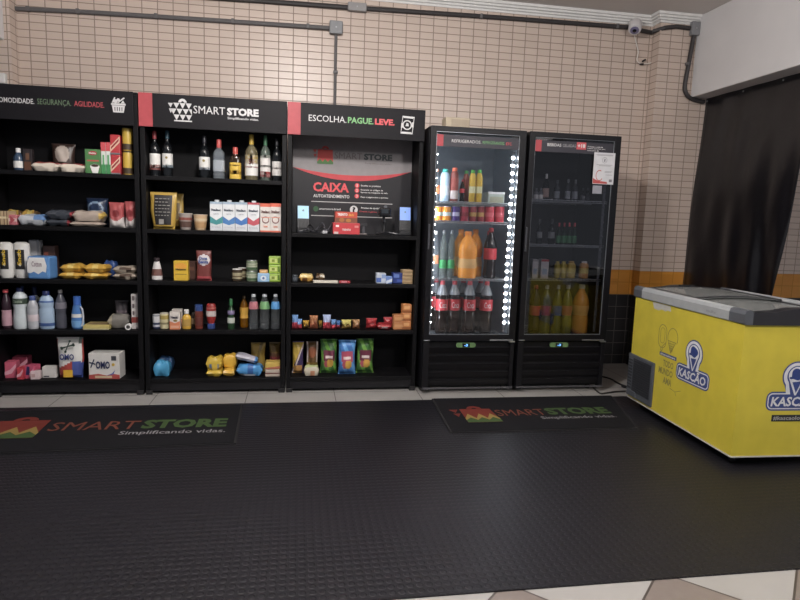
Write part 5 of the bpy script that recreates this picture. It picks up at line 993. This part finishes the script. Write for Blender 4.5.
stroke([(-.69+.055+.055*math.cos(a), .59+.055*math.sin(a)*1.1) for a in [math.radians(t_) for t_ in range(-30, 215, 12)]]); stroke([(-.685, .565), (-.645, .49), (-.60, .565), (-.685, .565)])
for k in range(4): stroke([(-.67+k*.016, .56), (-.648+k*.006, .50)], .0014); stroke([(-.675+k*.01, .55-k*.015), (-.615-k*.008, .55-k*.015)], .0014)
obj('printed_sketch', bm, INK, fz, M=ML); bm = NB()
stroke([(-.62, .27), (-.56, .262), (-.50, .285)], .0014); stroke([(-.56, .262), (-.545, .24)], .0014)
obj('printed_sketch', bm, INK, fz, M=ML)
obj('slogan_bar', prism(NB(), [(-.765, .455), (-.575, .455), (-.575, .478), (-.765, .478)], -.0008, 0), mat('#3d4f86', .5), fz, M=ML)
text_obj('lettering', [T('#kascaolovers', -.755, -.585, .459, .474, .02, 0, -.001), T('TODO', -.715, -.6, .392, .435, .03, 1), T('MUNDO', -.76, -.6, .338, .381, .03, 1), T('AMA', -.70, -.605, .282, .325, .03, 1)], [WHI, INK], fz, ML)
obj('slogan_bar', prism(NB(), [(.213, .262), (.455, .262), (.455, .298), (.213, .298)], -.0008, 0), mat('#27272b', .5), fz, M=MNR)
text_obj('lettering', [T('#kascaolovers', .222, .447, .268, .292, .02, 0, -.001)], [mat('#a9a9a6')], fz, MNR)
obj('sticker', prism(NB(), [(-.9, .784), (-.69, .784), (-.68, .75), (-.72, .753), (-.74, .743), (-.79, .75), (-.82, .738), (-.88, .742)], -.0008, 0), mat('#bdbbb4', .6), fz, M=ML)

# ------------------------------------------------------------------ tarp
bm = NB(); NY, NZ = 40, 50; V = {}
for i in range(NY+1):
    for j in range(NZ+1):
        s, t_ = i/NY, j/NZ; z = 2.412*(1-t_)+.03*t_
        yl = .628; yr = -.543+.1218*(2.412-z)*1.0
        xl = 4.575-.04*(2.412-z); xr = 4.6
        y = yl+(yr-yl)*s; x = xl+(xr-xl)*s
        fold = .010*math.sin(30*(s-.32*t_)+1.2*math.sin(4*t_))*min(1, t_*2+.05)*(.3+.7*s) + .016*math.sin(12*(s-.4*t_))*t_ + .006*math.sin(58*(s-.22*t_))*t_*s*s + .004*math.sin(23*(s+.5*t_))
        V[i, j] = bm.verts.new((x+fold-.02*math.sin(PI*s)*t_, y, z+0))
for i in range(NY):
    for j in range(NZ): bm.faces.new((V[i, j], V[i+1, j], V[i+1, j+1], V[i, j+1]))
g_ = G('black_plastic_sheet'); n_ = g_.noise(6, 5); g_.bump(n_, .25, .02); TM = g_.out(g_.mix(n_, lin('0d0c0f'), lin('151318')), .29)
tp = obj('tarp', bm, TM, smooth=True); setp(tp, 'black plastic sheet hanging below the white beam behind the yellow freezer', 'tarp')
md = tp.modifiers.new('thick', 'SOLIDIFY'); md.thickness = .0015
bm = NB()
for yy, zz in ((.6, 2.397), (.18, 2.397), (-.2, 2.397)): lathe(bm, [(.006, 0), (.007, .004), (.004, .006)], 10); 
bm.free()
for yy in (.6, .16, -.25):
    b2 = lathe(NB(), [(.007, 0), (.008, .004), (.004, .006)], 10); b2.transform(Matrix.Translation((4.566, yy, 2.385)) @ Matrix.Rotation(-PI/2, 4, 'Y')); obj('nail', b2, STEEL, tp)

# ------------------------------------------------------------------ conduits, camera, cords
CND = mat('#332f30', .5); CND2 = mat('#5e5b5c', .5); JB = mat('#6f6f73', .5)
def P3(u, v, y): return U(u, v, 'y', y)
cu = obj('conduit', tube(NB(), [P3(170, -5, .752), P3(260, .8, .752), P3(345, 7, .752), P3(500, 17.5, .752), P3(628, 27.3, .752), P3(641, 30.5, .752), P3(652, 32.6, .752), (4.06, .70, P3(656, 31.5, .7).z), (4.12, .63, P3(662, 27.5, .63).z), P3(676, 26.5, .629), P3(692, 28.5, .629)], .0185, 8), CND, smooth=True)
setp(cu, 'dark conduit running along the wall right under the ceiling cornice', 'pipe')
def jbox(par, u, v, y, w, h, m=JB, d=.06):
    p = P3(u, v, y); o = obj('junction_box', box(p.x-w/2, p.x+w/2, y-d*.5, y+d*.28, p.z-h/2, p.z+h/2, .008), m, par); bm = NB()
    for sx, sz in ((-1, -1), (1, -1), (-1, 1), (1, 1)):
        b2 = lathe(bm, [(.004, 0), (.004, .002)], 8); 
    bm.free(); obj('screw', box(p.x-.005, p.x+.005, y-d*.5-.002, y-d*.5-.0005, p.z-.005, p.z+.005), STEEL, o); return o
jbox(cu, 357, 7.6, .745, .15, .065, mat('#8d8a8a', .5)); jbox(cu, 694.5, 29, .62, .075, .115, mat('#7d7d80', .5))
for u, v in ((481, 16.3), (617, 26.4)): p = P3(u, v, .752); obj('clamp', box(p.x-.012, p.x+.012, .733, .7695, p.z-.018, p.z+.018, .003), CND2, cu)
cv = obj('conduit', tube(NB(), spline([P3(693.5, 37, .629), P3(689, 62, .629), P3(685, 84, .629), P3(685.5, 92, .629), P3(690, 98, .629), P3(700, 101.2, .629), P3(704, 101.8, .629)], 5), .0185, 8), CND, smooth=True); setp(cv, 'dark conduit dropping from the grey junction box and bending under the white beam', 'pipe')
p = P3(688, 64, .629); obj('clamp', box(p.x-.02, p.x+.02, .612, .6445, p.z-.012, p.z+.012, .003), CND2, cv)
cl = obj('conduit', tube(NB(), [P3(3, 8, .752), P3(80, 11.6, .752), P3(200, 19.3, .752), P3(330, 28, .752)], .017, 8), CND2, smooth=True); setp(cl, 'grey conduit crossing the beige wall above the left shelf units', 'pipe')
for u, v in ((28, 9), (78, 11.5), (156, 16.2), (233, 21.4), (308, 26.4)): p = P3(u, v, .752); obj('clamp', box(p.x-.012, p.x+.012, .733, .7695, p.z-.018, p.z+.018, .003), CND2, cl)
jbox(cl, 336, 28, .745, .105, .1, mat('#7f8083', .5))
cw_ = obj('conduit', tube(NB(), [P3(336, 34, .752), P3(335.5, 60, .752), (P3(335.5, 60, .752).x, .752, .004)], .012, 8), CND2, smooth=True); setp(cw_, 'grey conduit dropping from the junction box behind the checkout shelf', 'pipe')
p = P3(335.5, 72, .752); obj('clamp', box(p.x-.018, p.x+.018, .735, .7695, p.z-.01, p.z+.01, .003), CND2, cw_)
p = P3(3, 79, .64); o = obj('wall_box', box(p.x-.05, p.x+.03, .6, .6445, p.z-.036, p.z+.036, .006), mat('#c9c7c5', .5)); setp(o, 'white plastic wall box above the left shelf header', 'wall box'); obj('lid', box(p.x-.045, p.x+.025, .597, .5995, p.z-.03, p.z+.03, .001), mat('#d6d4d2', .5), o)
# security camera
p = P3(632.5, 25, .74)
sc = thing('security_camera', 'white security camera on the tiled wall just under the cornice', 'camera', (p.x, .7325, p.z), None)
bm = lathe(NB(), [(.042, .001), (.044, .012), (.04, .022), (.02, .03)], 20); bm.transform(Matrix.Rotation(PI/2, 4, 'X')); obj('mount', bm, mat('#c4c0be', .5), sc, smooth=True)
AX = Matrix.Translation((0, -.045, .005)) @ Matrix.Rotation(-.6, 4, 'Z') @ Matrix.Rotation(math.radians(143), 4, 'X') @ Matrix.Scale(1.12, 4)
bm = lathe(NB(), [(.02, -.005), (.042, .004), (.048, .02), (.048, .07), (.045, .085), (.034, .089)], 22); bm.transform(AX); hs = obj('housing', bm, mat('#cbc7c8', .45), sc, smooth=True)
bm = lathe(NB(), [(.032, .0895), (.032, .092), (.028, .094)], 20); bm.transform(AX); obj('lens_ring', bm, mat('#6d6886', .4), hs, smooth=True)
bm = lathe(NB(), [(.014, .0945), (.014, .097), (.008, .1)], 16); bm.transform(AX); obj('lens', bm, mat('#17161f', .1), hs, smooth=True)
Q = lambda u, v, y=.748: P3(u, v, y)
o = obj('camera_cable', tube(NB(), spline([Q(633, 30), Q(636.5, 44), Q(638.2, 52), Q(637, 60), Q(641, 63.5), Q(649, 63.5), Q(653, 60), Q(653.5, 50), Q(656, 41, .735)], 6), .0045, 6), mat('#d6d0ca', .5), smooth=True); setp(o, 'thin pale cable looping on the wall below the security camera', 'cable')
a, b_ = Q(642.5, 61.5, .75), Q(645.5, 59.5, .75); obj('connector', tube(NB(), [a, b_], .008, 8), mat('#1d1c1e'), o); a, b_ = Q(640, 64, .75), Q(643.4, 64.2, .75); obj('connector', tube(NB(), [a, b_], .008, 8), mat('#1d1c1e'), o)
a = Q(647, 68.5)
# cords on the floor
F = lambda u, v, z=.008: U(u, v, 'z', z)
o = obj('power_cord', tube(NB(), spline([(3.40, .56, .05), (3.43, .5, .012), F(606.5, 377.5), F(616, 382), F(622, 385), F(628, 387.5)], 6), .007, 7), mat('#1b1a1b', .5), smooth=True); setp(o, 'black power cord lying on the pale floor between the dark cooler and the freezer', 'cord')
obj('plug', tube(NB(), [F(622.5, 385.8, .014), F(626.5, 387.2, .014)], .013, 8), mat('#232224'), o)
o = obj('power_cord', tube(NB(), spline([F(593, 387.5), F(597, 391), F(600.5, 393.4), F(606, 393), F(616, 391.6), F(628, 391.2), F(640, 392)], 6), .006, 7), mat('#2b2725', .5), smooth=True); setp(o, 'brown black power cord curving along the edge of the rubber mat', 'cord')

# ------------------------------------------------------------------ light
def light(name, kind, loc, power, size=.1, color=(1, 1, 1), rot=(0, 0, 0)):
    l = bpy.data.lights.new(name, kind); l.energy = power; l.color = color
    if kind == 'POINT': l.shadow_soft_size = size
    if kind == 'AREA': l.size = size
    o = bpy.data.objects.new(name, l); COL.objects.link(o); o.location = loc; o.rotation_euler = rot; return o
light('ceiling_lamp', 'POINT', (1.0, -2.05, 2.8), 185, .11, (1, .97, .94))
light('fill_lamp', 'POINT', (3.1, -3.9, 2.8), 120, .15, (1, .97, .94))  # added unseen fill light, brightens the right wall, beam and freezer
w = bpy.data.worlds.new('world'); w.use_nodes = True; SC.world = w
w.node_tree.nodes['Background'].inputs[0].default_value = (.72, .76, .85, 1); w.node_tree.nodes['Background'].inputs[1].default_value = .30
vs = SC.view_settings; vs.view_transform = 'Standard'; vs.look = 'None'; vs.exposure = 0; vs.gamma = 1; vs.use_curve_mapping = False
